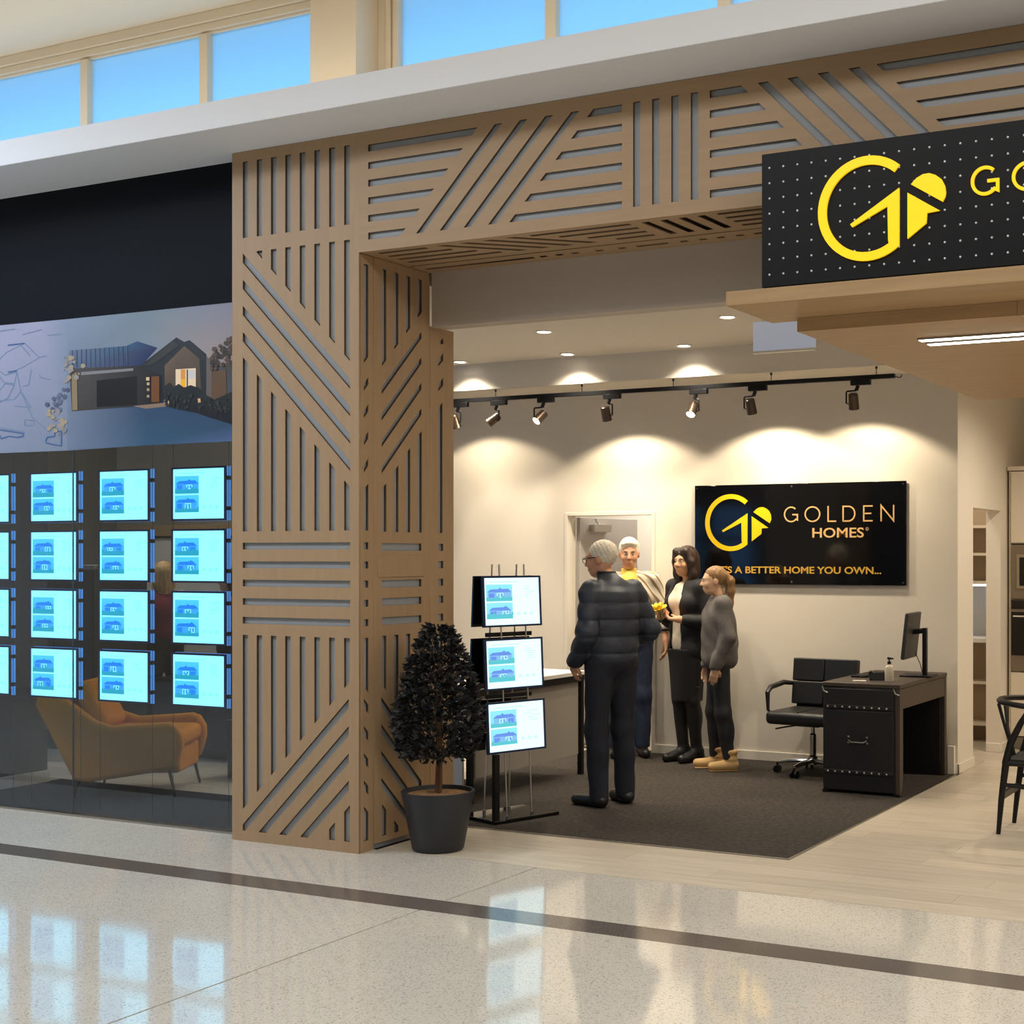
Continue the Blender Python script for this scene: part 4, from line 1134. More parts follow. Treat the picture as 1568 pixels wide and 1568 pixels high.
    (5,[(-1.316,0.612),(-1.307,0.611),(-1.307,0.501),(-1.316,0.502)],(58,78,112)),
    (5,[(-1.276,0.612),(-1.267,0.611),(-1.267,0.5),(-1.276,0.501)],(58,78,112)),
    (5,[(-1.236,0.611),(-1.227,0.611),(-1.227,0.499),(-1.236,0.5)],(58,78,112)),
    (5,[(-1.196,0.611),(-1.187,0.611),(-1.187,0.498),(-1.196,0.499)],(58,78,112)),
    (5,[(-1.156,0.611),(-1.148,0.61),(-1.148,0.498),(-1.156,0.498)],(58,78,112)),
    (5,[(-1.117,0.611),(-1.108,0.61),(-1.108,0.497),(-1.117,0.497)],(58,78,112)),
    (5,[(-1.078,0.61),(-1.069,0.61),(-1.069,0.496),(-1.078,0.496)],(58,78,112)),
    (5,[(-1.038,0.61),(-1.03,0.61),(-1.03,0.495),(-1.038,0.495)],(58,78,112)),
    (5,[(-0.999,0.61),(-0.991,0.609),(-0.991,0.494),(-0.999,0.495)],(58,78,112)),
    (5,[(-0.96,0.61),(-0.952,0.609),(-0.952,0.493),(-0.96,0.494)],(58,78,112)),
    (5,[(-0.922,0.609),(-0.913,0.609),(-0.913,0.492),(-0.922,0.493)],(58,78,112)),
    (5,[(-0.883,0.609),(-0.875,0.609),(-0.875,0.491),(-0.883,0.492)],(58,78,112)),
    (5,[(-0.845,0.609),(-0.836,0.608),(-0.836,0.491),(-0.845,0.491)],(58,78,112)),
    (4,[(-1.977,0.587),(-1.904,0.633),(-1.91,0.638),(-1.984,0.592)],(98,122,160)),
    (4,[(-1.905,0.632),(-1.736,0.68),(-1.74,0.686),(-1.909,0.638)],(98,122,160)),
    (4,[(-1.741,0.681),(-1.61,0.582),(-1.604,0.586),(-1.735,0.685)],(98,122,160)),
    (4,[(-1.61,0.586),(-1.752,0.537),(-1.748,0.531),(-1.605,0.581)],(98,122,160)),
    (4,[(-1.752,0.537),(-1.921,0.492),(-1.917,0.487),(-1.748,0.531)],(98,122,160)),
    (4,[(-1.917,0.492),(-1.978,0.525),(-1.983,0.52),(-1.922,0.487)],(98,122,160)),
    (4,[(-1.772,0.666),(-1.694,0.599),(-1.687,0.603),(-1.765,0.67)],(98,122,160)),
    (4,[(-1.606,0.581),(-1.536,0.589),(-1.538,0.595),(-1.608,0.587)],(98,122,160)),
    (4,[(-1.918,0.486),(-1.809,0.501),(-1.811,0.507),(-1.921,0.493)],(98,122,160)),
    (4,[(-1.815,0.505),(-1.839,0.431),(-1.83,0.43),(-1.806,0.503)],(98,122,160)),
    (4,[(-1.834,0.434),(-1.931,0.447),(-1.932,0.441),(-1.835,0.427)],(98,122,160)),
    (4,[(-1.928,0.446),(-1.977,0.495),(-1.984,0.491),(-1.935,0.442)],(98,122,160)),
    (4,[(-1.815,0.504),(-1.779,0.377),(-1.77,0.378),(-1.806,0.505)],(98,122,160)),
    (4,[(-1.778,0.38),(-1.838,0.333),(-1.831,0.328),(-1.771,0.375)],(98,122,160)),
    (4,[(-1.835,0.333),(-1.981,0.332),(-1.98,0.326),(-1.834,0.327)],(98,122,160)),
    (4,[(-1.778,0.376),(-1.671,0.205),(-1.663,0.207),(-1.77,0.378)],(98,122,160)),
    (4,[(-1.669,0.204),(-1.516,0.107),(-1.51,0.112),(-1.664,0.209)],(98,122,160)),
    (4,[(-1.835,0.285),(-1.679,0.27),(-1.678,0.276),(-1.834,0.292)],(98,122,160)),
    (4,[(-1.675,0.275),(-1.77,0.379),(-1.778,0.376),(-1.682,0.272)],(98,122,160)),
    (4,[(-1.683,0.514),(-1.707,0.416),(-1.698,0.414),(-1.674,0.513)],(98,122,160)),
    (4,[(-1.703,0.418),(-1.763,0.413),(-1.761,0.407),(-1.701,0.412)],(98,122,160)),
    (4,[(-1.611,0.475),(-1.599,0.458),(-1.592,0.46),(-1.603,0.477)],(98,122,160)),
    (4,[(-1.597,0.456),(-1.502,0.435),(-1.5,0.44),(-1.594,0.462)],(98,122,160)),
    (4,[(-1.981,0.154),(-1.739,0.115),(-1.737,0.121),(-1.98,0.16)],(98,122,160)),
    (4,[(-1.977,0.386),(-1.916,0.433),(-1.923,0.437),(-1.984,0.39)],(98,122,160)),
    (4,[(-1.92,0.432),(-1.835,0.419),(-1.834,0.425),(-1.919,0.438)],(98,122,160)),
    (4,[(-1.838,0.424),(-1.899,0.343),(-1.891,0.34),(-1.83,0.421)],(98,122,160)),
    (4,[(-1.897,0.345),(-1.97,0.323),(-1.966,0.317),(-1.893,0.339)],(98,122,160)),
    (4,[(-1.738,0.194),(-1.655,0.186),(-1.654,0.192),(-1.738,0.2)],(98,122,160)),
    (4,[(-1.659,0.189),(-1.659,0.156),(-1.65,0.156),(-1.65,0.189)],(98,122,160)),
    (4,[(-1.655,0.159),(-1.738,0.163),(-1.738,0.156),(-1.655,0.153)],(98,122,160)),
    (4,[(-1.734,0.159),(-1.734,0.197),(-1.743,0.197),(-1.743,0.16)],(98,122,160)),
    (4,[(-1.98,0.771),(-1.828,0.778),(-1.829,0.784),(-1.981,0.778)],(98,122,160)),
    (4,[(-1.761,0.736),(-1.583,0.756),(-1.585,0.763),(-1.763,0.742)],(98,122,160)),
    (4,[(-1.53,0.716),(-1.408,0.716),(-1.409,0.722),(-1.531,0.722)],(98,122,160)),
    (4,[(-2.549,0.759),(-2.23,0.653),(-2.227,0.658),(-2.545,0.765)],(98,122,160)),
    (4,[(-2.232,0.658),(-2.422,0.498),(-2.415,0.494),(-2.225,0.653)],(98,122,160)),
    (4,[(-2.416,0.498),(-2.675,0.599),(-2.679,0.594),(-2.421,0.493)],(98,122,160)),
    (4,[(-2.673,0.595),(-2.543,0.76),(-2.551,0.763),(-2.682,0.598)],(98,122,160)),
    (4,[(-2.23,0.653),(-1.982,0.587),(-1.979,0.592),(-2.227,0.658)],(98,122,160)),
    (4,[(-2.421,0.493),(-2.169,0.352),(-2.163,0.357),(-2.416,0.498)],(98,122,160)),
    (4,[(-2.165,0.352),(-1.979,0.385),(-1.982,0.391),(-2.167,0.358)],(98,122,160)),
    (4,[(-2.743,0.249),(-2.229,0.184),(-2.228,0.191),(-2.742,0.255)],(98,122,160)),
    (4,[(-2.229,0.184),(-1.981,0.154),(-1.98,0.16),(-2.228,0.191)],(98,122,160)),
    (4,[(-3.283,0.629),(-2.677,0.593),(-2.677,0.6),(-3.283,0.635)],(98,122,160)),
    (4,[(-2.17,0.357),(-2.359,0.195),(-2.351,0.191),(-2.162,0.353)],(98,122,160)),
    (4,[(-1.986,0.117),(-1.961,0.083),(-1.951,0.086),(-1.975,0.12)],(60,92,146)),
    (4,[(-1.954,0.08),(-1.881,0.094),(-1.885,0.102),(-1.958,0.088)],(60,92,146)),
    (4,[(-1.884,0.094),(-1.811,0.083),(-1.809,0.091),(-1.882,0.102)],(60,92,146)),
    (4,[(-1.809,0.083),(-1.749,0.089),(-1.751,0.098),(-1.811,0.092)],(60,92,146)),
    (4,[(-1.744,0.093),(-1.744,0.11),(-1.756,0.11),(-1.756,0.094)],(60,92,146)),
    (4,[(-1.749,0.114),(-1.98,0.148),(-1.981,0.14),(-1.751,0.106)],(60,92,146)),
    (4,[(-1.543,0.052),(-1.531,0.076),(-1.542,0.079),(-1.554,0.055)],(60,92,146)),
    (4,[(-1.536,0.073),(-1.465,0.079),(-1.467,0.087),(-1.538,0.082)],(60,92,146)),
    (4,[(-1.461,0.083),(-1.461,0.112),(-1.472,0.112),(-1.472,0.083)],(60,92,146)),
    (4,[(-1.466,0.108),(-1.408,0.105),(-1.408,0.114),(-1.466,0.116)],(60,92,146)),
    (4,[(-1.414,0.11),(-1.414,0.02),(-1.402,0.019),(-1.402,0.109)],(60,92,146)),
    (4,[(-1.407,0.024),(-1.477,0.034),(-1.479,0.026),(-1.409,0.016)],(60,92,146)),
    (4,[(-1.477,0.034),(-1.547,0.049),(-1.55,0.041),(-1.479,0.026)],(60,92,146)),
    (4,[(-1.894,0.676),(-1.737,0.679),(-1.739,0.687),(-1.896,0.685)],(60,92,146)),
    (4,[(-1.894,0.505),(-1.809,0.508),(-1.811,0.517),(-1.896,0.513)],(60,92,146)),
]
mur = empty('window_mural', (-6.046, 6.318, 2.283), label='printed house and floor plan mural across the top of the shop window', cat='mural')
box('film', (-3.7, 6.046 + FX0 - 0.002, 0.004, 0.0065, 0.001, 0.808), mat('mural_film', lin(110, 110, 122), 0.4), mur)
_cv = lambda c: tuple(min(1.0, v * q) for v, q in zip(lin(*c)[:3], (1.5, 1.3, 1.1)))
_mp = []
for L, pts, col in MURAL:
    cc = [_cv(c) for c in col] if isinstance(col[0], tuple) else _cv(col)
    if isinstance(cc, list) and len(cc) < len(pts): cc = cc + [cc[-1]] * (len(pts) - len(cc))
    _mp.append((L, pts, cc))
_mp.append((0, rect(0.0, 6.046 + FX0 - 0.002, 0.0, 0.805), _cv((70, 72, 84))))
_mp.sort(key=lambda q: q[0])
_mp = [(0 if q[0] == 0 else 1 + i * 0.07, q[1], q[2]) for i, q in enumerate(_mp)]
vprint('print', _mp, lambda u, v, w: (u, 0.003 - w, v), attr_mat('mural_print', None, 0.35), mur)


def house_photo(sd, pal):
    """little listing photo in unit square: list of (layer, pts, colour)"""
    r = random.Random(sd)
    sky, sky2, roof, wall, win, grass = pal
    g = 0.22 + 0.1 * r.random(); e = 0.5 + 0.08 * r.random()
    o = [(0, rect(0, 1, 0, 1), [sky2, sky2, sky, sky]), (1, rect(0, 1, 0, g), grass)]
    x0 = 0.04 + 0.1 * r.random(); x1 = 0.88 + 0.1 * r.random(); px = 0.35 + 0.4 * r.random()
    o.append((2, rect(x0, x1, g - 0.04, e), wall))
    o.append((3, [(x0 - 0.03, e), (x1 + 0.02, e), (x1 - 0.12, e + 0.2), (x0 + 0.1, e + 0.17)], roof))
    o.append((4, [(px - 0.2, e - 0.02), (px + 0.2, e - 0.02), (px, e + 0.28)], roof))
    o.append((5, rect(px - 0.13, px + 0.13, g - 0.02, e - 0.03), win))
    o.append((6, rect(px - 0.09, px - 0.02, g, e - 0.08), wall)); o.append((6, rect(px + 0.03, px + 0.09, g + 0.04, e - 0.08), roof))
    gx = x0 + 0.03 if px > 0.5 else x1 - 0.27
    o.append((5, rect(gx, gx + 0.22, g - 0.02, e - 0.06), roof))
    for k in range(4):
        cx = r.random() * 0.94; o.append((7, [(cx, g - 0.05), (cx + 0.09, g - 0.05), (cx + 0.07, g + 0.09), (cx + 0.02, g + 0.07)], grass))
    return o


def listing(sd, pal, white, ink):
    """sheet of one house listing in unit square"""
    o = [(0, rect(0, 1, 0, 1), white[0]), (0, rect(0, 0.0001, 0, 0.0001), white[0])]
    # brighter sheet centre is the tube light behind the paper: even panels, slightly different paper
    for (v0, v1), k in (((0.505, 0.86), 0), ((0.13, 0.475), 1)):
        for L, pts, c in house_photo(sd * 7 + k, pal):
            o.append((L + 1, [(0.035 + u * 0.47, v0 + v * (v1 - v0)) for u, v in pts], c))
    r = random.Random(sd)
    for k in range(5):
        y = 0.80 - k * 0.05; x = 0.68 + 0.1 * r.random()
        o.append((1, rect(x, x + 0.08 + 0.12 * r.random(), y, y + 0.018), ink))
    for k in range(3):
        x = 0.58 + k * 0.12
        o.append((1, rect(x, x + 0.06, 0.2, 0.26), ink)); 
    o.append((1, rect(0.1, 0.62, 0.90, 0.925), ink))
    return o


E1 = attr_mat('window_listing_light', 1.0, 0.3)
E2 = attr_mat('stand_listing_light', 1.0, 0.3)
PAL1 = [(0.14, 1.2, 1.9), (0.07, 0.85, 1.7), (0.008, 0.42, 1.5), (0.07, 0.75, 1.6), (0.45, 1.7, 2.1), (0.015, 0.70, 0.95)]
WH1 = [(0.72, 2.3, 3.0)]; INK1 = (0.5, 1.9, 2.4)
PAL2 = [(0.30, 0.9, 1.05), (0.22, 0.75, 0.95), (0.14, 0.30, 0.86), (0.24, 0.55, 0.9), (0.5, 0.95, 1.1), (0.10, 0.60, 0.68)]
WH2 = [(0.90, 1.25, 1.35)]; INK2 = (0.62, 1.0, 1.1)
scr_frame = mat('panel_frame_blue_black', lin(20, 38, 72), 0.3)
edge_blue = mat('acrylic_edge_blue', lin(70, 130, 200), 0.15, emit=(0.10, 0.36, 0.85), estr=1.0)


_cm = []


def clamp_mesh(deep):
    if not _cm:
        o = MB().box(-0.009, 0.009, 0.012, deep - 0.01, -0.012, 0.012).build('cable_clamp', M['darkmetal'])
        _cm.append(o.data); bpy.data.objects.remove(o)
    return _cm[0]


def panel_parts(parent, w, h, sd, pal, white, ink, emat_, deep=0.045, back=True):
    """a lit acrylic listing pocket: local x right, z up, faces -y"""
    f = MB()
    t = 0.012
    f.box(0, w, 0.0, 0.012, 0, t); f.box(0, w, 0.0, 0.012, h - t, h); f.box(0, t, 0.0, 0.012, t, h - t); f.box(w - t, w, 0.0, 0.012, t, h - t)
    f.box(t, w - t, 0.008, 0.012, t, h - t)
    f.build('frame', scr_frame, parent, smooth=False)
    vprint('listing_sheet', listing(sd, pal, white, ink), lambda u, v, q: (t + u * (w - 2 * t), 0.006 - q, t + v * (h - 2 * t)), emat_, parent)
    if back:
        b = MB(); b.box(0.0, w, deep - 0.01, deep, 0.0, h)
        b.build('rear_panel', edge_blue, parent, smooth=False)
        for z in (h * 0.22, h * 0.78):
            for x_ in (w + 0.003, -0.003):
                mesh_obj('cable_clamp', clamp_mesh(deep), None, parent, (x_, 0, z))


COLX = [-8.537, -7.915, -7.293, -6.670]
cname = ['in the leftmost column cut by the photo edge', 'in the second column crossed by the glass joint', 'in the third column from the left', 'in the column beside the timber column']
rname = ['top', 'second', 'third', 'bottom']
SWD, SHT, SPZ = 0.438, 0.326, 0.3755
sd = 11
for ci, x in enumerate(COLX):
    for ri in range(4):
        p = empty('listing_panel', (x, 6.46, 1.828 - ri * SPZ), label='%s glowing blue listing panel %s' % (rname[ri], cname[ci]), cat='display panel', group='lit listing panels in the shop window')
        panel_parts(p, SWD, SHT, sd, PAL1, WH1, INK1, E1); sd += 1
    for s_, nm in ((-0.006, 'left'), (SWD + 0.006, 'right')):
        c = MB().cyl((x + s_, 6.483, 0.0), (x + s_, 6.483, 3.2), 0.0012, n=6).build('suspension_cable', M['darkmetal'])
        tag(c, 'cable %s of the panels %s' % (nm, cname[ci]), 'cable', 'cables holding the listing panels')

# ---- mustard armchair facing right
ac = empty('armchair', (-7.726, 7.2, 0.004), R(30), label='mustard yellow fabric armchair on thin black legs behind the shop window', cat='armchair')
XS = 0.72
side = [(-0.80, 0.62), (-0.79, 0.68), (-0.72, 0.71), (-0.60, 0.70), (-0.42, 0.60), (-0.27, 0.515), (-0.12, 0.478), (0.40, 0.50), (0.47, 0.48), (0.525, 0.41), (0.53, 0.34), (0.475, 0.19), (0.36, 0.175), (-0.36, 0.10), (-0.46, 0.12)]
side = [(u * XS, v) for u, v in side]
for yy in (-0.35, 0.23):
    MB().prism(side, lambda u, v, w: (u, w, v), yy, yy + 0.09).build('arm', M['mustard'], ac, bevel=0.03, seg=3)
bk = MB(); bk.prism([(u * XS, v) for u, v in [(-0.82, 0.60), (-0.86, 0.78), (-0.80, 0.82), (-0.68, 0.80), (-0.42, 0.46), (-0.36, 0.18), (-0.46, 0.14)]], lambda u, v, w: (u, w, v), -0.265, 0.235)
bk.build('backrest', M['mustard'], ac, bevel=0.035, seg=3)
box('seat_base', (-0.30, 0.34, -0.26, 0.23, 0.15, 0.32), M['mustard'], ac, bevel=0.02)
box('seat_cushion', (-0.26, 0.365, -0.258, 0.228, 0.32, 0.44), M['mustard'], ac, bevel=0.045, seg=4)
cu = MB(); cu.M = Matrix.Translation((-0.26, 0.0, 0.60)) @ Matrix.Rotation(R(-26), 4, 'Y')
cu.box(-0.06, 0.06, -0.24, 0.21, -0.18, 0.18); cu.build('back_cushion', M['mustard'], ac, bevel=0.055, seg=4)
for x, y, tx in ((0.28, -0.31, 0.33), (0.28, 0.28, 0.33), (-0.28, -0.29, -0.33), (-0.28, 0.26, -0.33)):
    MB().tube([(x, y, 0.22), (tx, y * 1.03, 0.0)], [0.013, 0.008], 10).build('leg', M['black'], ac)

# ---- black coffee table beyond the chair
ct = empty('coffee_table', (-7.12, 8.16, 0), label='low black framed coffee table behind the mustard armchair', cat='table')
box('table_top', (-0.46, 0.5, -0.3, 0.3, 0.40, 0.425), M['darkmetal'], ct, bevel=0.003)
for x, y in ((-0.45, -0.29), (0.47, -0.29), (-0.45, 0.27), (0.47, 0.27)):
    box('leg', (x, x + 0.025, y, y + 0.025, 0, 0.40), M['black'], ct)
for y in (-0.29, 0.27): box('rail', (-0.425, 0.47, y, y + 0.022, 0.0, 0.02), M['black'], ct)

# ---- dark cabinets at the back of the window area
dc = empty('dark_counter', (-8.3, 8.75, 0), label='low dark navy counter behind the armchair', cat='counter')
box('body', (-0.68, 1.05, -0.25, 0.25, 0.06, 0.60), M['darkcab'], dc, bevel=0.003)
box('worktop', (-0.70, 1.07, -0.27, 0.27, 0.60, 0.63), M['black'], dc, bevel=0.003)
box('plinth', (-0.66, 1.03, -0.2, 0.23, 0, 0.06), M['black'], dc)
for i in range(3):
    box('cabinet_door', (-0.67 + i * 0.573, -0.67 + i * 0.573 + 0.565, -0.262, -0.25, 0.07, 0.59), M['darkcab'], dc, bevel=0.002)
tc = empty('tall_cabinet', (-10.0, 8.7, 0), label='tall dark navy cabinet at the far left behind the listing panels', cat='cabinet')
box('body', (-0.45, 0.45, -0.28, 0.28, 0, 1.50), M['darkcab'], tc, bevel=0.003)
box('top', (-0.47, 0.47, -0.30, 0.30, 1.50, 1.535), M['greypanel'], tc, bevel=0.002)
for i in range(2): box('cabinet_door', (-0.44 + 0.445 * i, -0.44 + 0.445 * i + 0.435, -0.293, -0.28, 0.08, 1.47), M['darkcab'], tc, bevel=0.002)
sh = empty('display_board', (-10.0, 9.95, 0), label='cream display board with a timber top rail behind the blonde woman', cat='board')
box('board', (-0.9, 0.8, 0, 0.03, 0.0, 1.78), M['wall2'], sh)
box('rail', (-0.92, 0.82, -0.03, 0.05, 1.80, 1.90), M['oak'], sh); box('stile', (-0.92, 0.82, -0.01, 0.04, 1.78, 1.80), M['black'], sh)

# ================================================================== ENTRANCE
# ---- conifer-shaped tree in a black pot
pt = empty('potted_tree', (-4.705, 6.485, 0), label='clipped dark leafy tree in a black pot beside the timber column', cat='potted plant')
pot = MB().lathe([(0.001, 0.0), (0.132, 0.0), (0.142, 0.012), (0.196, 0.30), (0.202, 0.318), (0.200, 0.326), (0.186, 0.326), (0.178, 0.30), (0.0, 0.30)], n=40)
pot.build('pot', mat('black_plastic_pot', lin(34, 36, 42), 0.5), pt)
MB().lathe([(0.0, 0.313), (0.12, 0.312), (0.18, 0.304)], n=24).build('soil', mat('bark_mulch', lin(146, 108, 66), 0.95, var=0.4, vscale=40, bump=0.8, bscale=70), pt)
MB().tube([(0, 0, 0.3), (0.006, 0.004, 0.5), (-0.004, 0, 0.75), (0.004, 0, 1.1)], [0.021, 0.018, 0.015, 0.008], 10).build('trunk', mat('brown_bark', lin(104, 74, 52), 0.9, bump=0.4, bscale=50), pt)
MB().tube([(0.012, -0.01, 0.3), (0.03, -0.02, 0.4), (0.05, -0.03, 0.55)], [0.010, 0.008, 0.004], 8).build('stem', mat('brown_bark_2', lin(96, 68, 48), 0.9), pt)
rg = random.Random(5)
lv = MB()
prof = [(0.50, 0.155), (0.56, 0.225), (0.66, 0.258), (0.76, 0.25), (0.88, 0.215), (1.0, 0.175), (1.10, 0.14), (1.17, 0.10), (1.225, 0.04)]


def crown_r(z):
    for (z0, r0), (z1, r1) in zip(prof, prof[1:]):
        if z0 <= z <= z1: return r0 + (r1 - r0) * (z - z0) / (z1 - z0)
    return 0.05


n_l = 0
while n_l < 3000:
    z = rg.uniform(0.50, 1.225)
    rr = crown_r(z) * 0.88
    if rg.random() > (rr / 0.26) ** 1.2 + 0.1: continue
    a = rg.uniform(0, 2 * math.pi); q = rr * (1 - 0.75 * rg.random() ** 2.2)
    c = Vector((q * math.cos(a), q * math.sin(a), z))
    out = Vector((math.cos(a), math.sin(a), rg.uniform(-0.35, 0.75))).normalized()
    out = (out + Vector((rg.gauss(0, .35), rg.gauss(0, .35), rg.gauss(0, .35)))).normalized()
    sd_ = out.cross(Vector((rg.gauss(0, 1), rg.gauss(0, 1), rg.gauss(0, 1)))).normalized()
    up = out.cross(sd_)
    L = rg.uniform(0.036, 0.06); wd = L * rg.uniform(0.24, 0.33)
    lv.cur = 0 if rg.random() < 0.6 else (1 if rg.random() < 0.75 else 2)
    lv.add([c, c + out * L * .45 + sd_ * wd + up * .006, c + out * L - up * .006, c + out * L * .45 - sd_ * wd + up * .006, c + out * L * .5], [(0, 1, 4), (1, 2, 4), (2, 3, 4), (3, 0, 4)])
    n_l += 1
lf_ = lv.build('foliage', [mat('leaf_dark', lin(30, 31, 32), 0.5, spec=0.3), mat('leaf_mid', lin(46, 45, 44), 0.5, spec=0.3), mat('leaf_light', lin(84, 78, 70), 0.5)], pt, smooth=False, recalc=False)
tag(lf_, label='dense small dark leaves clipped to a cone', kind='stuff')

# ---- A-frame stand with three lit listing panels on each side
ds = empty('display_stand', (-4.802, 7.19, 0.004), R(71), label='black floor stand with three glowing listing panels by the potted tree', cat='display stand')
bs = MB(); bs.box(0, 0.5, 0, 0.36, 0, 0.022)
bs.build('base', M['blackgloss'], ds, bevel=0.004)
box('post', (0.0, 0.035, 0.0, 0.03, 0.022, 0.42), M['black'], ds)
tilt = math.atan(0.056)
zs = [0.42, 0.80, 1.18]
k = 0
for zz in zs:
    pn = empty('listing_panel', (-0.025, 0.03 + (zz - 0.42) * 0.056, zz)); pn.parent = ds
    pn.rotation_euler = (-tilt, 0, 0)
    panel_parts(pn, 0.445, 0.31, 40 + k, PAL2, WH2, INK2, E2, back=False)
    box('back_board', (0, 0.445, 0.012, 0.022, 0, 0.31), M['black'], pn)
    pb = empty('rear_listing_panel', (-0.025, 0.25 - (zz - 0.42) * 0.056, zz)); pb.parent = ds
    pb.rotation_euler = (tilt, 0, 0)
    box('back_board', (0, 0.445, -0.014, 0.0, 0, 0.31), M['blackgloss'], pb)
    box('listing_sheet', (0.012, 0.433, 0.0, 0.004, 0.012, 0.298), M['white'], pb)
    k += 1
for x in (0.11, 0.30):
    for y0, y1 in ((0.045, 0.105), (0.235, 0.175)):
        MB().tube([(x, y0 - 0.02 if y0 < .1 else y0 + 0.02, 0.03), (x, y1, 1.56)], 0.005, 8).build('rod', M['steel'], ds)
        MB().cyl((x, y0 - 0.02 if y0 < .1 else y0 + 0.02, 0.022), (x, y0 - 0.02 if y0 < .1 else y0 + 0.02, 0.045), 0.011, n=10).build('rod_foot', M['chrome'], ds)
for zz in (1.11, 0.735):
    box('cross_bar', (0.02, 0.36, 0.10, 0.125, zz + 0.01, zz + 0.035), M['black'], ds)

# ---- counter desk behind the stand
cd = empty('counter_desk', (-5.35, 7.70, 0.004), label='white topped desk with white front panel greyed for shade behind the display stand', cat='desk')
box('desk_top', (-0.72, 0.02, 0.0, 1.48, 0.735, 0.765), M['white'], cd, bevel=0.003)
box('top_edge', (-0.70, 0.012, 0.01, 1.47, 0.690, 0.735), M['darkmetal'], cd)
box('front_panel', (-0.03, -0.012, 0.10, 1.42, 0.155, 0.69), M['greypanel'], cd)  # white panel, its shade put into the grey colour
for y in (0.02, 1.44):
    for x in (-0.68, -0.03):
        box('leg', (x, x + 0.035, y, y + 0.035, 0, 0.69), M['black'], cd)
box('end_panel', (-0.66, -0.06, 0.02, 0.04, 0.05, 0.69), M['white'], cd)

# ================================================================== OFFICE
DK = empty('trunk_desk', (-3.48, 9.21, 0.004), label='black studded trunk style desk in front of the white corner', cat='desk')
DW, DL, DHt = 0.55, 1.12, 0.752
box('body', (0, DW - 0.03, 0.0, 0.16, 0.02, DHt - 0.03), M['trunk'], DK, bevel=0.006)
box('top', (-0.004, DW, -0.006, DL + 0.004, DHt - 0.03, DHt), M['brownleather'], DK, bevel=0.006)
box('side_post', (DW - 0.035, DW - 0.003, -0.004, 0.05, 0.0, DHt - 0.03), M['brownleather'], DK, bevel=0.004)
box('side_post', (DW - 0.035, DW - 0.003, DL - 0.05, DL, 0.0, DHt - 0.03), M['brownleather'], DK, bevel=0.004)
box('apron', (DW - 0.03, DW - 0.006, 0.05, DL - 0.05, DHt - 0.17, DHt - 0.03), M['brownleather'], DK, bevel=0.004)
box('inner_panel', (0.02, 0.06, 0.16, DL - 0.05, 0.02, DHt - 0.03), M['trunk'], DK)
box('end_panel', (0.0, DW - 0.035, DL - 0.06, DL, 0.0, DHt - 0.03), M['trunk'], DK, bevel=0.004)
box('lid_panel', (0.012, DW - 0.045, -0.010, 0.0, DHt - 0.155, DHt - 0.04), M['trunk'], DK, bevel=0.004)
box('drawer_front', (0.012, DW - 0.045, -0.010, 0.0, 0.15, 0.565), M['trunk'], DK, bevel=0.004)
for z in (0.575, 0.135):
    box('stud_band', (0.012, DW - 0.045, -0.012, 0.0, z, z + 0.025), M['trunk'], DK, bevel=0.002)
    for i in range(9):
        MB().ball((0.04 + i * 0.052, -0.012, z + 0.012), (0.008, 0.006, 0.008), 10, 6).build('stud', M['steel'], DK)
hn = MB()
for x in (0.19, 0.32):
    for z in (0.345, 0.385): hn.ball((x, -0.014, z), (0.011, 0.008, 0.011), 10, 6)
hn.tube([(0.19, -0.018, 0.365), (0.21, -0.026, 0.352), (0.30, -0.026, 0.352), (0.32, -0.018, 0.365)], 0.007, 8)
hn.build('handle', mat('aged_steel', lin(110, 104, 98), 0.4, metal=0.9), DK)
for x in (0.0, DW - 0.045):
    MB().tube([(x + 0.0, -0.012, DHt - 0.03), (x + 0.012, -0.013, DHt - 0.06), (x + 0.04, -0.013, DHt - 0.072)], 0.006, 8).build('corner_trim', M['steel'], DK)
    box('foot', (x, x + 0.04, -0.008, 0.05, -0.004, 0.02), M['black'], DK)

dz = 0.756
mn = empty('monitor', (-3.08, 9.93, dz), R(-86), label='black computer monitor seen from behind on the trunk desk', cat='monitor')
# local: screen faces -y (towards the chair), x along the screen
sc = MB(); sc.M = Matrix.Translation((0, 0.0, 0.29)) @ Matrix.Rotation(R(-6), 4, 'X'); sc.box(-0.20, 0.20, -0.012, 0.014, -0.165, 0.165)
sc.build('screen_back', mat('monitor_back', lin(44, 42, 42), 0.5), mn, bevel=0.008)
scf = MB(); scf.M = sc.M; scf.box(-0.192, 0.192, -0.014, -0.0125, -0.157, 0.157); scf.build('screen_glass', M['ovenglass'], mn)
nk = MB(); nk.box(-0.025, 0.025, 0.085, 0.115, 0.012, 0.345); nk.tube([(0, 0.095, 0.325), (0, 0.01, 0.315)], 0.02, 10)
nk.build('neck', M['black'], mn, bevel=0.004)
box('stand_base', (-0.12, 0.12, -0.06, 0.17, 0.0, 0.012), M['black'], mn, bevel=0.004)
MB().tube([(-0.05, 0.02, 0.16), (-0.07, 0.05, 0.08), (-0.04, 0.07, 0.03), (-0.05, 0.08, 0.015)], 0.003, 6).build('cable', M['black'], mn)
kb = empty('keyboard', (-3.36, 9.82, dz), R(88), label='thin black keyboard on the trunk desk', cat='keyboard')
box('case', (-0.2, 0.2, -0.06, 0.06, 0, 0.014), M['black'], kb, bevel=0.004)
kk = MB()
for i in range(14):
    for j in range(4): kk.box(-0.19 + i * 0.0272, -0.19 + i * 0.0272 + 0.022, -0.05 + j * 0.025, -0.05 + j * 0.025 + 0.02, 0.014, 0.018)
kk.build('keys', M['darkmetal'], kb, smooth=False)
ms = empty('desk_phone', (-3.19, 9.52, dz), R(20), label='small black phone with pale keys on the desk edge', cat='phone')
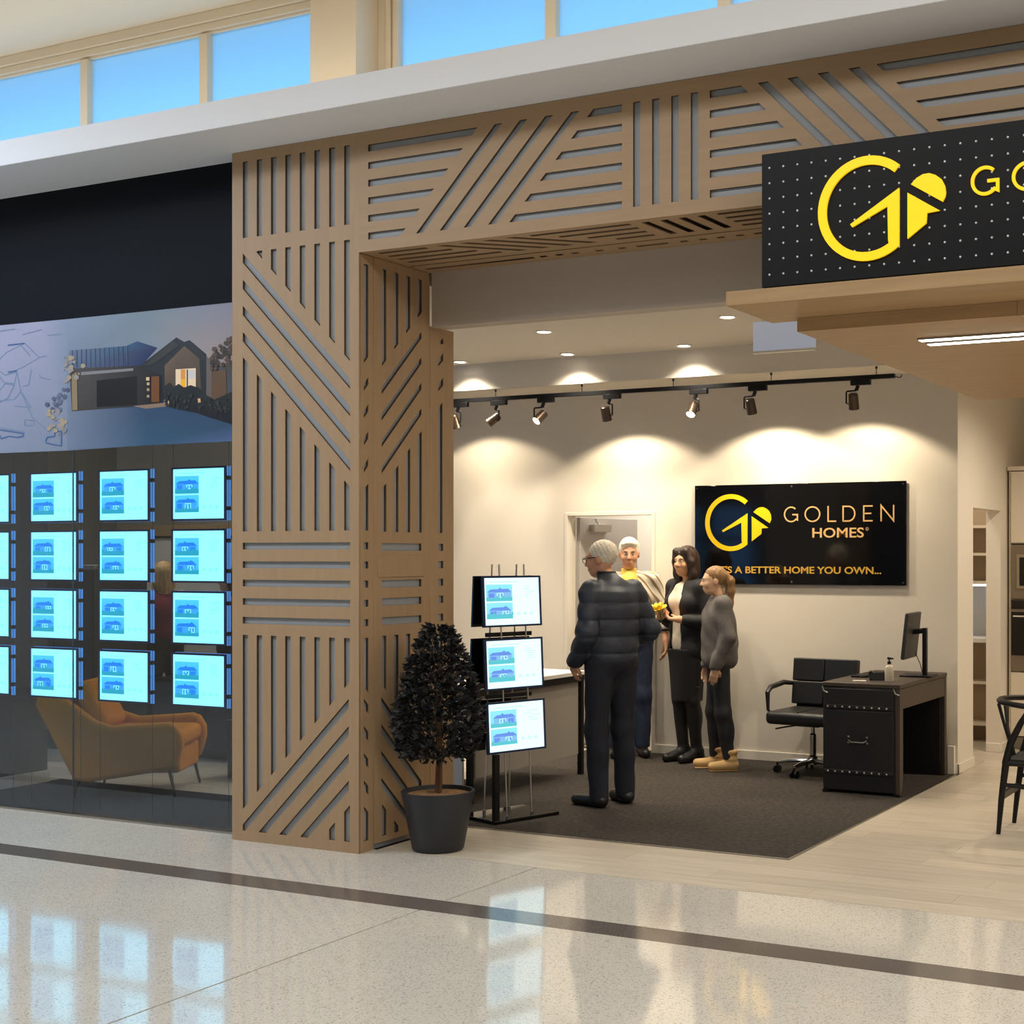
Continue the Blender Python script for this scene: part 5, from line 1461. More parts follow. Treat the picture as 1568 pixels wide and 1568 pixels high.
MB().prism([(-0.07, 0), (0.07, 0), (0.07, 0.02), (-0.05, 0.055)], lambda u, v, w: (w, u, v), -0.06, 0.06).build('body', M['black'], ms, bevel=0.005)
MB().tube([(-0.05, -0.05, 0.045), (-0.05, -0.03, 0.056), (-0.05, 0.03, 0.04), (-0.05, 0.06, 0.03)], [0.016, 0.011, 0.011, 0.016], 10).build('handset', M['black'], ms)
for i in range(3):
    for j in range(3): box('key', (0.0 + i * 0.02, 0.015 + i * 0.02, -0.02 + j * 0.022, -0.004 + j * 0.022, 0.036 - j * 0.007, 0.046 - j * 0.007), M['skirt'], ms)
cd2 = empty('business_card', (-3.27, 9.36, dz), R(12), label='white card lying on the near desk edge', cat='card')
box('card', (-0.045, 0.045, -0.027, 0.027, 0, 0.004), M['skirt'], cd2)
bt = empty('sanitiser_bottle', (-3.083, 9.44, dz), label='clear hand sanitiser bottle with black pump on the desk', cat='bottle')
MB().lathe([(0.001, 0), (0.030, 0), (0.031, 0.004), (0.031, 0.09), (0.024, 0.105), (0.012, 0.112), (0.012, 0.118), (0.0, 0.118)], n=20).build('bottle', mat('cloudy_plastic', lin(196, 186, 168), 0.25), bt)
pm = MB(); pm.cyl((0, 0, 0.118), (0, 0, 0.135), 0.013, n=12); pm.cyl((0, 0, 0.135), (0, 0, 0.155), 0.005, n=8); pm.tube([(-0.012, 0, 0.157), (0.03, 0, 0.155)], [0.009, 0.005], 8)
pm.build('pump', M['black'], bt)
db = box('cable_duct', (SIDE - 0.065, SIDE - 0.012, BACK - 0.05, BACK - 0.015, 0.0, 0.21), M['skirt'], bevel=0.003)
tag(db, 'short white cable duct in the corner behind the trunk desk', 'duct')

# ---- office chair facing the entrance
oc = empty('office_chair', (-3.83, 9.93, 0.004), R(-4), label='black leather swivel chair with arms beside the trunk desk', cat='office chair')
seat = MB(); seat.box(-0.26, 0.26, -0.28, 0.20, 0.38, 0.475); seat.build('seat', M['leather'], oc, bevel=0.035, seg=4)
box('seat_seam', (-0.004, 0.004, -0.27, 0.19, 0.472, 0.4775), M['black'], oc)
bkm = Matrix.Translation((0, 0.20, 0.47)) @ Matrix.Rotation(R(-7), 4, 'X')
for i in range(2):
    for j in range(2):
        b = MB(); b.M = bkm; b.box(-0.262 + i * 0.263, -0.262 + i * 0.263 + 0.26, -0.035, 0.035, 0.02 + j * 0.175, 0.02 + j * 0.175 + 0.172)
        b.build('back_cushion', M['leather'], oc, bevel=0.010, seg=3)
b = MB(); b.M = bkm; b.box(-0.25, 0.25, 0.03, 0.05, -0.06, 0.36); b.build('back_shell', M['black'], oc, bevel=0.01)
for s_ in (-1, 1):
    MB().tube([(s_ * 0.26, 0.19, 0.645), (s_ * 0.30, 0.12, 0.655), (s_ * 0.30, -0.10, 0.635), (s_ * 0.30, -0.15, 0.60), (s_ * 0.295, -0.15, 0.47), (s_ * 0.26, -0.13, 0.43)], [0.016, 0.02, 0.02, 0.018, 0.012, 0.012], 10).build('armrest', M['leather'], oc)
MB().lathe([(0.001, 0.07), (0.035, 0.07), (0.035, 0.13), (0.026, 0.14), (0.026, 0.29), (0.015, 0.30), (0.015, 0.385), (0.0, 0.385)], n=18).build('gas_lift', M['chrome'], oc)
box('mechanism', (-0.09, 0.09, -0.1, 0.1, 0.355, 0.382), M['black'], oc, bevel=0.005)
MB().tube([(-0.06, -0.02, 0.365), (-0.2, -0.06, 0.34), (-0.27, -0.08, 0.325)], 0.006, 8).build('lever', M['black'], oc)
for i in range(5):
    a = R(-95 + 72 * i)
    e = Vector((math.cos(a) * 0.27, math.sin(a) * 0.27, 0.075))
    MB().tube([(0, 0, 0.10), (e.x * .6, e.y * .6, 0.095), (e.x, e.y, 0.078)], [0.026, 0.022, 0.016], 10, flat=0.8).build('base_arm', M['chrome'], oc)
    w_ = MB(); t_ = Vector((-math.sin(a), math.cos(a), 0))
    for q in (-1, 1): w_.cyl(e + t_ * (q * 0.012) + Vector((0, 0, -0.048)), e + t_ * (q * 0.028) + Vector((0, 0, -0.048)), 0.027, n=14)
    w_.cyl(e, e + Vector((0, 0, -0.04)), 0.008, n=8)
    w_.build('castor', M['black'], oc)

# ================================================================== KITCHEN
kc = empty('oven_cabinet', (SIDE + 0.02, 11.93, 0), label='tall cream cabinet housing the microwave and oven', cat='cabinet')
KW = 0.66
box('carcass', (0, 0.018, 0, 0.6, 0.1, 2.32), M['cab'], kc); box('carcass', (KW, KW + 0.018, 0, 0.6, 0.1, 2.32), M['cab'], kc)
box('cornice', (-0.012, KW + 0.03, -0.02, 0.6, 2.322, 2.358), M['cab'], kc, bevel=0.004)
box('cabinet_door', (0.02, KW - 0.002, -0.02, 0.0, 1.722, 2.315), M['cab'], kc, bevel=0.002)
box('drawer', (0.02, KW - 0.002, -0.02, 0.0, 0.37, 0.645), M['cab'], kc, bevel=0.002); box('drawer', (0.02, KW - 0.002, -0.02, 0.0, 0.118, 0.365), M['cab'], kc, bevel=0.002)
box('kickboard', (0.0, KW + 0.018, 0.05, 0.07, 0.0, 0.1), M['greypanel'], kc); box('back', (0.018, KW, 0.57, 0.6, 0.1, 2.32), M['cab'], kc)
box('shelf', (0.018, KW, 0.02, 0.57, 0.637, 0.655), M['cab'], kc); box('shelf', (0.018, KW, 0.02, 0.57, 1.245, 1.255), M['cab'], kc); box('shelf', (0.018, KW, 0.02, 0.57, 1.712, 1.73), M['cab'], kc)
mw = empty('microwave', (SIDE + 0.04, 11.93, 1.256), label='built-in microwave with steel surround above the oven', cat='microwave')
stl = mat('dull_steel', lin(140, 126, 108), 0.35, metal=0.6)
box('surround', (0, 0.62, -0.022, 0.0, 0.0, 0.45), stl, mw, bevel=0.003)
box('door_trim', (0.05, 0.57, -0.034, -0.022, 0.085, 0.37), mat('bright_trim', lin(170, 158, 138), 0.35, metal=0.6), mw, bevel=0.003)
box('door_glass', (0.075, 0.545, -0.038, -0.034, 0.11, 0.345), M['ovenglass'], mw)
ov = empty('oven', (SIDE + 0.04, 11.93, 0.658), label='built-in oven with black glass door below the microwave', cat='oven')
box('door', (0, 0.62, -0.022, 0.0, 0.0, 0.592), stl, ov, bevel=0.003)
box('control_panel', (0.004, 0.616, -0.026, -0.022, 0.515, 0.588), M['ovenglass'], ov)
box('door_glass', (0.004, 0.616, -0.026, -0.022, 0.13, 0.49), M['ovenglass'], ov)
MB().tube([(0.03, -0.022, 0.455), (0.03, -0.06, 0.455), (0.59, -0.06, 0.455), (0.59, -0.022, 0.455)], 0.009, 8).build('handle', M['chrome'], ov)

pu = empty('pantry_shelves', (-3.9, 12.25, 0), label='cream pantry shelving seen through the narrow doorway', cat='shelving')
box('back', (-0.28, 0.9, 0.325, 0.34, 0, 2.3), mat('pantry_back', lin(176, 156, 132), 0.7), pu)
for z in (0.14, 0.50, 1.37, 1.615, 1.855):
    box('shelf', (-0.28, 0.9, 0.02 if z > 1 else 0.05, 0.325, z, z + 0.024), M['cab'], pu)
box('bench', (-0.28, 0.9, -0.05, 0.325, 0.865, 0.905), M['white'], pu, bevel=0.003)
box('splashback', (-0.28, 0.9, 0.315, 0.325, 0.905, 1.37), M['doorgrey'], pu)
box('light_strip', (-0.26, 0.88, 0.03, 0.06, 1.352, 1.368), emat('cool_led', (0.75, 0.88, 1.0), 6), pu)
for x in (-0.28, 0.88): box('upright', (x, x + 0.02, 0.02, 0.325, 0.0, 2.2), M['cab'], pu)

# ---- wishbone chair facing right
wc = empty('wishbone_chair', (-1.80, 8.475, 0), label='black wooden wishbone chair at the right edge of the photo', cat='chair')
blk = mat('black_stained_wood', lin(16, 14, 14), 0.4, spec=0.3)
pts = []
for i in range(19):
    a = R(78 + (282 - 78) * i / 18)
    pts.append((0.02 + 0.30 * math.cos(a), 0.275 * math.sin(a), 0.735 + 0.03 * (1 - math.cos(a)) * 0.5))
pts = [(0.17, 0.262, 0.715)] + pts + [(0.17, -0.262, 0.715)]
MB().tube(pts, [0.012] + [0.0165] * 19 + [0.012], 10).build('back_rail', blk, wc)
for s_ in (-1, 1):
    MB().tube([(-0.245, s_ * 0.195, 0.0), (-0.225, s_ * 0.205, 0.2), (-0.195, s_ * 0.21, 0.43), (-0.165, s_ * 0.225, 0.54), (-0.10, s_ * 0.25, 0.66), (-0.045, s_ * 0.272, 0.745)], [0.013, 0.018, 0.022, 0.021, 0.018, 0.014], 12).build('leg', blk, wc)
    MB().tube([(0.24, s_ * 0.235, 0.0), (0.225, s_ * 0.232, 0.25), (0.21, s_ * 0.23, 0.455)], [0.012, 0.018, 0.02], 12).build('leg', blk, wc)
    MB().tube([(-0.215, s_ * 0.207, 0.29), (0.0, s_ * 0.222, 0.285), (0.222, s_ * 0.233, 0.285)], [0.012, 0.018, 0.012], 10).build('stretcher', blk, wc)
    MB().tube([(-0.20, s_ * 0.208, 0.42), (0.215, s_ * 0.231, 0.425)], [0.02, 0.02], 10).build('seat_rail', blk, wc)
for x, z in ((-0.20, 0.42), (0.215, 0.43)):
    MB().tube([(x, -0.215, z), (x, 0.215, z)], [0.02, 0.02], 10).build('seat_rail', blk, wc)
box('stretcher', (-0.236, -0.216, -0.195, 0.195, 0.20, 0.245), blk, wc, bevel=0.004)
box('seat', (-0.195, 0.225, -0.22, 0.22, 0.425, 0.442), mat('black_cord_seat', lin(30, 28, 27), 0.8, bump=0.5, bscale=120), wc, bevel=0.008)
MB().tube([(-0.20, 0, 0.43), (-0.225, 0, 0.52)], [0.016, 0.014], 10).build('splat', blk, wc)
for s_ in (-1, 1):
    MB().tube([(-0.222, 0, 0.51), (-0.245, s_ * 0.03, 0.60), (-0.272, s_ * 0.075, 0.745)], [0.012, 0.009, 0.011], 10).build('splat_fork', blk, wc)

# ================================================================== PEOPLE
class Field:
    """smooth union of tapered capsules and ellipsoids, meshed as one continuous surface"""

    def __init__(s):
        s.pr = []

    def cap(s, a, b, ra, rb, k=0.02, sub=False):
        s.pr.append(('c', np.array(a, float), np.array(b, float), ra, rb, k, sub)); return s

    def chain(s, pts, rad, k=0.02):
        for i in range(len(pts) - 1): s.cap(pts[i], pts[i + 1], rad[i], rad[i + 1], k)
        return s

    def ell(s, c, r, k=0.02, rot=None, sub=False):
        s.pr.append(('e', np.array(c, float), np.array(r, float), rot, None, k, sub)); return s

    def cut(s, n, d, k=0.005):
        """keep only the side where n.p <= d"""
        s.pr.append(('p', np.array(n, float), d, None, None, k, False)); return s

    def mesh(s, h, name, m, parent, disp=None, carve=None):
        lo = np.array([9., 9., 9.]); hi = -lo
        bb = []
        for t, a, b, c, d, k, sub in s.pr:
            if t == 'c':
                r = max(c, d); l = np.minimum(a, b) - r; u = np.maximum(a, b) + r
            elif t == 'e':
                rm = b if c is None else np.full(3, b.max()); l = a - rm; u = a + rm
            else:
                bb.append(None); continue
            bb.append((l, u))
            if not sub: lo = np.minimum(lo, l); hi = np.maximum(hi, u)
        pad = 3 * h + (0.02 if disp else 0.0)
        lo -= pad + 0.01; hi += pad + 0.01
        n = np.ceil((hi - lo) / h).astype(int) + 1
        F = np.full(n, 0.2, np.float32)
        ax = [(lo[i] + h * np.arange(n[i])).astype(np.float32) for i in range(3)]
        for (t, a, b, c, d, k, sub), q in zip(s.pr, bb):
            if t == 'p':
                v = a[0] * ax[0][:, None, None] + a[1] * ax[1][None, :, None] + a[2] * ax[2][None, None, :] - b
                x = np.maximum(k - np.abs(F - v), 0) / k
                F = np.maximum(F, v) + x * x * k * 0.25
                continue
            i0 = np.clip(np.floor((q[0] - lo - k - 0.03) / h).astype(int), 0, n - 1); i1 = np.clip(np.ceil((q[1] - lo + k + 0.03) / h).astype(int) + 1, 1, n)
            if (i1 <= i0).any(): continue
            sl = tuple(slice(i0[i], i1[i]) for i in range(3))
            X = ax[0][sl[0]][:, None, None]; Y = ax[1][sl[1]][None, :, None]; Z = ax[2][sl[2]][None, None, :]
            if t == 'c':
                ba = b - a; L2 = max(float(ba @ ba), 1e-9)
                tt = np.clip(((X - a[0]) * ba[0] + (Y - a[1]) * ba[1] + (Z - a[2]) * ba[2]) / L2, 0, 1)
                D = np.sqrt((X - a[0] - ba[0] * tt) ** 2 + (Y - a[1] - ba[1] * tt) ** 2 + (Z - a[2] - ba[2] * tt) ** 2) - (c + (d - c) * tt)
            else:
                px, py, pz = X - a[0], Y - a[1], Z - a[2]
                if c is not None:
                    px, py, pz = (c[0][0] * px + c[1][0] * py + c[2][0] * pz, c[0][1] * px + c[1][1] * py + c[2][1] * pz, c[0][2] * px + c[1][2] * py + c[2][2] * pz)
                k0 = np.sqrt((px / b[0]) ** 2 + (py / b[1]) ** 2 + (pz / b[2]) ** 2)
                k1 = np.sqrt((px / b[0] ** 2) ** 2 + (py / b[1] ** 2) ** 2 + (pz / b[2] ** 2) ** 2) + 1e-6
                D = k0 * (k0 - 1) / k1
            f = F[sl]
            if sub:
                D = -D
                x = np.maximum(k - np.abs(f - D), 0) / k
                F[sl] = np.maximum(f, D) + x * x * k * 0.25
            else:
                x = np.maximum(k - np.abs(f - D), 0) / k
                F[sl] = np.minimum(f, D) - x * x * k * 0.25
        if disp is not None:
            F += disp(ax[0][:, None, None], ax[1][None, :, None], ax[2][None, None, :]).astype(np.float32)
        if carve is not None:
            F = np.maximum(F, carve(ax[0][:, None, None], ax[1][None, :, None], ax[2][None, None, :]).astype(np.float32))
        # surface nets
        S = F < 0
        c8 = [S[i:n[0] - 1 + i, j:n[1] - 1 + j, kk:n[2] - 1 + kk] for i in (0, 1) for j in (0, 1) for kk in (0, 1)]
        cnt = sum(q.astype(np.int8) for q in c8)
        act = np.argwhere((cnt > 0) & (cnt < 8))
        idx = np.full(n - 1, -1, np.int64)
        idx[act[:, 0], act[:, 1], act[:, 2]] = np.arange(len(act))
        cs = np.array([(i, j, kk) for i in (0, 1) for j in (0, 1) for kk in (0, 1)])
        val = np.stack([F[act[:, 0] + q[0], act[:, 1] + q[1], act[:, 2] + q[2]] for q in cs], 1)
        acc = np.zeros((len(act), 3)); num = np.zeros(len(act))
        for e0 in range(8):
            for e1 in range(e0 + 1, 8):
                if np.abs(cs[e0] - cs[e1]).sum() != 1: continue
                a, b = val[:, e0], val[:, e1]
                w = (a < 0) != (b < 0)
                t = np.where(w, a / np.where(w, a - b, 1), 0)
                acc += np.where(w[:, None], cs[e0] + (cs[e1] - cs[e0]) * t[:, None], 0); num += w
        V = lo + h * (act + acc / num[:, None])
        Q = []
        for axn in range(3):
            u, v = [(1, 2), (2, 0), (0, 1)][axn]
            sl0 = [slice(None)] * 3; sl1 = [slice(None)] * 3
            sl0[axn] = slice(0, n[axn] - 1); sl1[axn] = slice(1, n[axn])
            A, B = S[tuple(sl0)], S[tuple(sl1)]
            e = np.argwhere(A != B)
            e = e[(e[:, u] > 0) & (e[:, v] > 0) & (e[:, u] < n[u] - 1) & (e[:, v] < n[v] - 1)]
            if not len(e): continue
            flip = A[e[:, 0], e[:, 1], e[:, 2]]
            du = np.zeros(3, int); du[u] = 1; dv = np.zeros(3, int); dv[v] = 1
            g = lambda p: idx[p[:, 0], p[:, 1], p[:, 2]]
            q = np.stack([g(e - du - dv), g(e - dv), g(e), g(e - du)], 1)
            q = np.where(flip[:, None], q, q[:, ::-1])
            Q.append(q)
        Q = np.concatenate(Q)
        me = bpy.data.meshes.new(name)
        me.vertices.add(len(V)); me.vertices.foreach_set('co', V.astype(np.float32).ravel())
        me.loops.add(Q.size); me.loops.foreach_set('vertex_index', Q.astype(np.int32).ravel())
        me.polygons.add(len(Q)); me.polygons.foreach_set('loop_start', np.arange(0, Q.size, 4, dtype=np.int32))
        me.polygons.foreach_set('use_smooth', np.ones(len(Q), bool))
        me.update(calc_edges=True); me.validate()
        return mesh_obj(name, me, m, parent)


def v3(*a): return np.array(a, float)


def rotm(yaw, pitch=0, roll=0):
    m = Matrix.Rotation(R(yaw), 3, 'Z') @ Matrix.Rotation(R(pitch), 3, 'X') @ Matrix.Rotation(R(roll), 3, 'Y')
    return np.array(m)


def skeleton(ht, **ov):
    """joints of a standing figure facing -y; left side is +x"""
    k = ht / 1.75
    J = {'pel': v3(0, 0, 0.96), 'wai': v3(0, 0.0, 1.10), 'che': v3(0, 0.005, 1.28), 'neck': v3(0, 0.015, 1.47), 'head': v3(0, -0.005, 1.625)}
    for s_, n in ((1, 'L'), (-1, 'R')):
        J['hip' + n] = v3(s_ * 0.09, 0, 0.92); J['kne' + n] = v3(s_ * 0.10, -0.015, 0.49); J['ank' + n] = v3(s_ * 0.105, 0.02, 0.085)
        J['toe' + n] = v3(s_ * 0.125, -0.15, 0.03)
        J['sho' + n] = v3(s_ * 0.185, 0.01, 1.42); J['elb' + n] = v3(s_ * 0.245, 0.03, 1.13); J['wri' + n] = v3(s_ * 0.245, -0.03, 0.89)
        J['han' + n] = v3(0, -0.15, -1.0)   # finger direction
    for a in J:
        if not a.startswith('han'): J[a] = J[a] * k
    for a, b in ov.items(): J[a] = v3(*b)
    J['k'] = k
    return J


def hand(f, w, d, side, palm, k=1.0, curl=0.5):
    d = d / np.linalg.norm(d); palm = palm - d * (palm @ d); palm = palm / np.linalg.norm(palm); lat = np.cross(d, palm) * side
    f.cap(w, w + d * 0.03 * k, 0.025 * k, 0.026 * k, 0.02)
    for i in range(4):
        o = lat * (0.028 - 0.0187 * i) * k
        kn = w + d * (0.088 - 0.004 * abs(i - 1)) * k + o
        f.cap(w + d * 0.02 * k + o * 0.6, kn, 0.0145 * k, 0.0115 * k, 0.012)
        L = (0.040, 0.045, 0.042, 0.033)[i] * k
        m1 = kn + (d * math.cos(curl) + palm * math.sin(curl)) * L
        m2 = m1 + (d * math.cos(curl * 2.1) + palm * math.sin(curl * 2.1)) * L * 0.95
        f.cap(kn, m1, 0.0098 * k, 0.009 * k, 0.004); f.cap(m1, m2, 0.009 * k, 0.0075 * k, 0.004)
    b0 = w + d * 0.025 * k + lat * 0.024 * k
    b1 = b0 + (d * 0.7 + lat * 0.6 + palm * 0.35) * 0.045 * k
    b2 = b1 + (d * 0.9 + lat * 0.15 + palm * 0.4) * 0.032 * k
    f.cap(b0, b1, 0.0155 * k, 0.0115 * k, 0.01); f.cap(b1, b2, 0.0115 * k, 0.009 * k, 0.005)


def head_field(f, c, A, k, female=False):
    P = lambda x, y, z: c + A @ (v3(x, y, z) * k)
    E = lambda x, y, z, rx, ry, rz, kk=0.02, sub=False: f.ell(P(x, y, z), np.array([rx, ry, rz]) * k, kk, A, sub)
    E(0, 0.018, 0.028, 0.074, 0.095, 0.088)
    E(0, -0.03, -0.02, 0.062, 0.066, 0.085, 0.03)
    E(0, -0.045, -0.083, 0.043 if female else 0.048, 0.043, 0.032, 0.03)
    f.cap(P(0.03, -0.078, 0.022), P(-0.03, -0.078, 0.022), 0.014 * k, 0.014 * k, 0.014)
    f.cap(P(0, -0.09, 0.012), P(0, -0.113, -0.026), 0.0085 * k, 0.0125 * k, 0.012)
    E(0.013, -0.1, -0.03, 0.009, 0.011, 0.008, 0.006); E(-0.013, -0.1, -0.03, 0.009, 0.011, 0.008, 0.006)
    for s_ in (1, -1):
        E(s_ * 0.031, -0.098, 0.004, 0.016, 0.014, 0.011, 0.012, True)
        E(s_ * 0.04, -0.066, -0.03, 0.022, 0.022, 0.022, 0.02)
        E(s_ * 0.074, 0.012, -0.008, 0.011, 0.02, 0.032, 0.006)
    E(0, -0.093, -0.057, 0.024, 0.011, 0.0065, 0.006); E(0, -0.091, -0.068, 0.02, 0.011, 0.007, 0.006)
    f.cap(P(0.02, -0.103, -0.0625), P(-0.02, -0.103, -0.0625), 0.0022 * k, 0.0022 * k, 0.004, True)
    return P


def eyes(P, A, k, body, iris):
    for s_ in (1, -1):
        MB().ball(tuple(P(s_ * 0.031, -0.0795, 0.004)), 0.0115 * k, 12, 8).build('eye', M['eye'], body)
        MB().ball(tuple(P(s_ * 0.031, -0.0865, 0.004)), 0.0064 * k, 10, 6).build('iris', iris, body)
        MB().tube([tuple(P(s_ * 0.016, -0.094, 0.024)), tuple(P(s_ * 0.032, -0.098, 0.029)), tuple(P(s_ * 0.048, -0.088, 0.024))], [0.002, 0.003, 0.0015], 6).build('eyebrow', iris, body)


def person(label, loc, heading, J, skin, hy=0, hp=0, hr=0, female=False, slim=1.0, h=0.0075, palmL=(-1, 0, 0), palmR=(1, 0, 0), curl=0.45, shoes=None, shoe_mat=None, iris=None):
    hx, hyy = heading
    p = empty('person', (loc[0], loc[1], 0.004), math.atan2(hx, -hyy), label=label, cat='person')
    k = J['k']
    f = Field()
    s = slim * k
    f.ell(J['pel'], v3(0.155 * s, 0.11 * s, 0.12 * k), 0.05); f.ell(J['wai'], v3(0.135 * s, 0.10 * s, 0.15 * k), 0.05)
    f.ell(J['che'], v3(0.16 * s, 0.11 * s, 0.17 * k), 0.05)
    f.cap(J['shoL'], J['shoR'], 0.052 * s, 0.052 * s, 0.05)
    if female:
        for q in (1, -1): f.ell(J['che'] + v3(q * 0.065, -0.075, 0.02) * k, v3(0.055, 0.055, 0.055) * k, 0.04)
    for n, q in (('L', 1), ('R', -1)):
        f.chain([J['hip' + n], J['kne' + n], J['ank' + n]], [0.085 * s, 0.056 * s, 0.042 * k], 0.03)
        f.ell((J['kne' + n] * 0.65 + J['ank' + n] * 0.35) + v3(0, 0.018, 0) * k, v3(0.048, 0.05, 0.11) * s, 0.03)
        f.cap(J['ank' + n] + v3(0, 0.02, -0.045) * k, J['toe' + n], 0.036 * k, 0.028 * k, 0.03)
        f.chain([J['sho' + n], J['elb' + n], J['wri' + n]], [0.05 * s, 0.039 * s, 0.027 * k], 0.025)
        hand(f, J['wri' + n], J['han' + n], q, v3(*(palmL if q > 0 else palmR)), k, curl)
    A = rotm(hy, hp, hr)
    f.cap(J['neck'] - v3(0, 0, 0.02), J['head'] + v3(0, 0.02, -0.05) * k, 0.054 * k * (0.85 if female else 1), 0.05 * k * (0.85 if female else 1), 0.025)
    P = head_field(f, J['head'], A, k, female)
    body = f.mesh(h, 'body', skin, p)
    eyes(P, A, k, body, iris or M['iris'])
    if shoe_mat is not None:
        for n in 'LR':
            g = Field()
            a = J['ank' + n]; t = J['toe' + n]
            g.cap(v3(a[0], a[1] + 0.025 * k, 0.045 * k), v3(t[0], t[1], 0.036 * k), 0.046 * k, 0.036 * k, 0.02)
            g.cap(v3(a[0], a[1] + 0.01, 0.05 * k), a + v3(0, 0, shoes * k), 0.045 * k, 0.05 * k, 0.02)
            g.cut((0, 0, -1), 0.0); g.cut((0, 0, 1), a[2] + shoes * k)
            g.mesh(0.006, 'shoe', shoe_mat, p)
    return p, body, P, A


def legs(J, ra, rk, ro, m, p, name='trousers', top=1.0, bottom=0.07, h=0.0085, wr=0.006):
    k = J['k']
    g = Field()
    g.ell(J['pel'], v3(0.178, 0.135, 0.13) * k * (ra / 0.1), 0.05)
    for n in 'LR':
        g.chain([J['hip' + n], J['kne' + n], J['ank' + n] - v3(0, 0, 0.03)], [ra * k, rk * k, ro * k], 0.04)
        g.ell((J['kne' + n] * 0.65 + J['ank' + n] * 0.35) + v3(0, 0.018, 0) * k, v3(0.058, 0.062, 0.12) * k, 0.03)
    g.cut((0, 0, -1), -bottom * k); g.cut((0, 0, 1), top * k)
    return g.mesh(h, name, m, p, disp=lambda X, Y, Z: wr * np.sin(Z * 22 + X * 31) * np.sin(X * 40 + Y * 34 + Z * 9) * 0.6)


SKIN = mat('skin_warm', lin(206, 156, 118), 0.55, var=0.05, vscale=20)
SKIN2 = mat('skin_ruddy', lin(206, 150, 114), 0.55, var=0.06, vscale=20)
SKIN3 = mat('skin_pale', lin(216, 172, 138), 0.55, var=0.05, vscale=20)
M['eye'] = mat('eye_white', lin(210, 204, 196), 0.3)
M['iris'] = mat('iris_dark', lin(44, 34, 28), 0.4)
NAVY = mat('navy_puffer', lin(40, 46, 58), 0.5, bump=0.1, bscale=90)
TROU = mat('dark_navy_trousers', lin(20, 22, 33), 0.8, bump=0.1, bscale=200)
JEAN = mat('blue_jeans', lin(44, 54, 78), 0.85, var=0.15, vscale=25, bump=0.15, bscale=250)
BLKC = mat('black_cloth', lin(24, 22, 24), 0.75, bump=0.1, bscale=200)
GREYK = mat('grey_marl_knit', lin(98, 92, 88), 0.9, var=0.12, vscale=60, bump=0.3, bscale=180)
TAN = mat('tan_suede', lin(206, 168, 112), 0.8)
SHOE = mat('black_shoe_leather', lin(24, 22, 22), 0.4)
CREAM = mat('cream_blouse', lin(224, 210, 186), 0.75)
STRIPE = None


def camdir(a):
    """heading from a bearing: 0 faces the lens, 90 faces the viewer's left"""
    F = Vector((-math.sin(R(HEAD)), math.cos(R(HEAD)), 0)); Rt = Vector((math.cos(R(HEAD)), math.sin(R(HEAD)), 0))
    v = -F * math.cos(R(a)) - Rt * math.sin(R(a))
    return (v.x, v.y)


# ---- man in the puffer jacket, back to us, looking left
J = skeleton(1.73, elbR=(-0.27, 0.05, 1.13), wriR=(-0.19, -0.16, 1.02), elbL=(0.235, 0.07, 1.12), wriL=(0.22, -0.09, 0.93), hanR=(0.5, -0.8, -0.35), hanL=(-0.15, -0.5, -0.85),
             head=(0.0, -0.12, 1.59), neck=(0, -0.03, 1.455), shoL=(0.165, 0.01, 1.395), shoR=(-0.165, 0.01, 1.395), toeL=(0.17, -0.15, 0.03), ankL=(0.115, 0.03, 0.085), kneL=(0.105, -0.015, 0.49), ankR=(-0.11, 0.0, 0.085))
pm_, body, P, A = person('white-haired man in navy puffer jacket standing with his back turned', (-4.525, 8.12), camdir(143), J, SKIN2, hy=30, hp=8, shoes=0.015, shoe_mat=SHOE)
g = Field()
g.ell((0, 0.01, 1.27), (0.19, 0.145, 0.20), 0.06); g.ell((0, 0.0, 1.10), (0.185, 0.145, 0.20), 0.06); g.ell((0, 0, 0.98), (0.178, 0.138, 0.13), 0.05)
g.cap(J['shoL'] - v3(0.0, 0, 0.01), J['shoR'] - v3(0, 0, 0.01), 0.064, 0.064, 0.05)
for n in 'LR': g.chain([J['sho' + n], J['elb' + n], J['wri' + n]], [0.070, 0.064, 0.05], 0.03)
g.cap((0, -0.01, 1.42), (0, -0.055, 1.485), 0.08, 0.07, 0.05)
g.cut((0, 0, -1), -0.885); g.cut((0, -0.15, 1), 1.505)
g.mesh(0.0075, 'puffer_jacket', NAVY, pm_, disp=lambda X, Y, Z: 0.006 - 0.014 * np.sqrt(np.abs(np.sin(np.pi * (Z - 0.02 + 0.05 * Y) / 0.108))) * np.clip((1.42 - Z) / 0.04, 0, 1) + 0.0 * X)
legs(J, 0.100, 0.074, 0.064, TROU, pm_, bottom=0.035)
hr = Field(); kk = J['k']
hr.ell(P(0, 0.022, 0.034), v3(0.080, 0.101, 0.092) * kk, 0.01, A)
nrm = A @ v3(0, -0.85, -0.52); hr.cut(nrm, float(nrm @ P(0, -0.045, 0.035)), 0.01)
n2 = A @ v3(0, 0.3, -0.95); hr.cut(n2, float(n2 @ P(0, 0.06, -0.055)), 0.01)
hr.mesh(0.005, 'hair', mat('white_grey_hair', lin(232, 220, 198), 0.7, var=0.12, vscale=70, bump=0.5, bscale=140), pm_, disp=lambda X, Y, Z: 0.002 * np.sin(X * 170) * np.sin(Y * 150 + Z * 130))
gl = MB()
for s_ in (1, -1):
    gl.tube([tuple(P(s_ * 0.076, 0.02, 0.012)), tuple(P(s_ * 0.072, -0.05, 0.014)), tuple(P(s_ * 0.062, -0.098, 0.012))], 0.0026, 6)
    gl.tube([tuple(P(s_ * (0.034 + 0.027 * math.cos(a)), -0.106, 0.004 + 0.018 * math.sin(a))) for a in [i * math.pi / 7 for i in range(14)]], 0.0022, 6, closed=True)
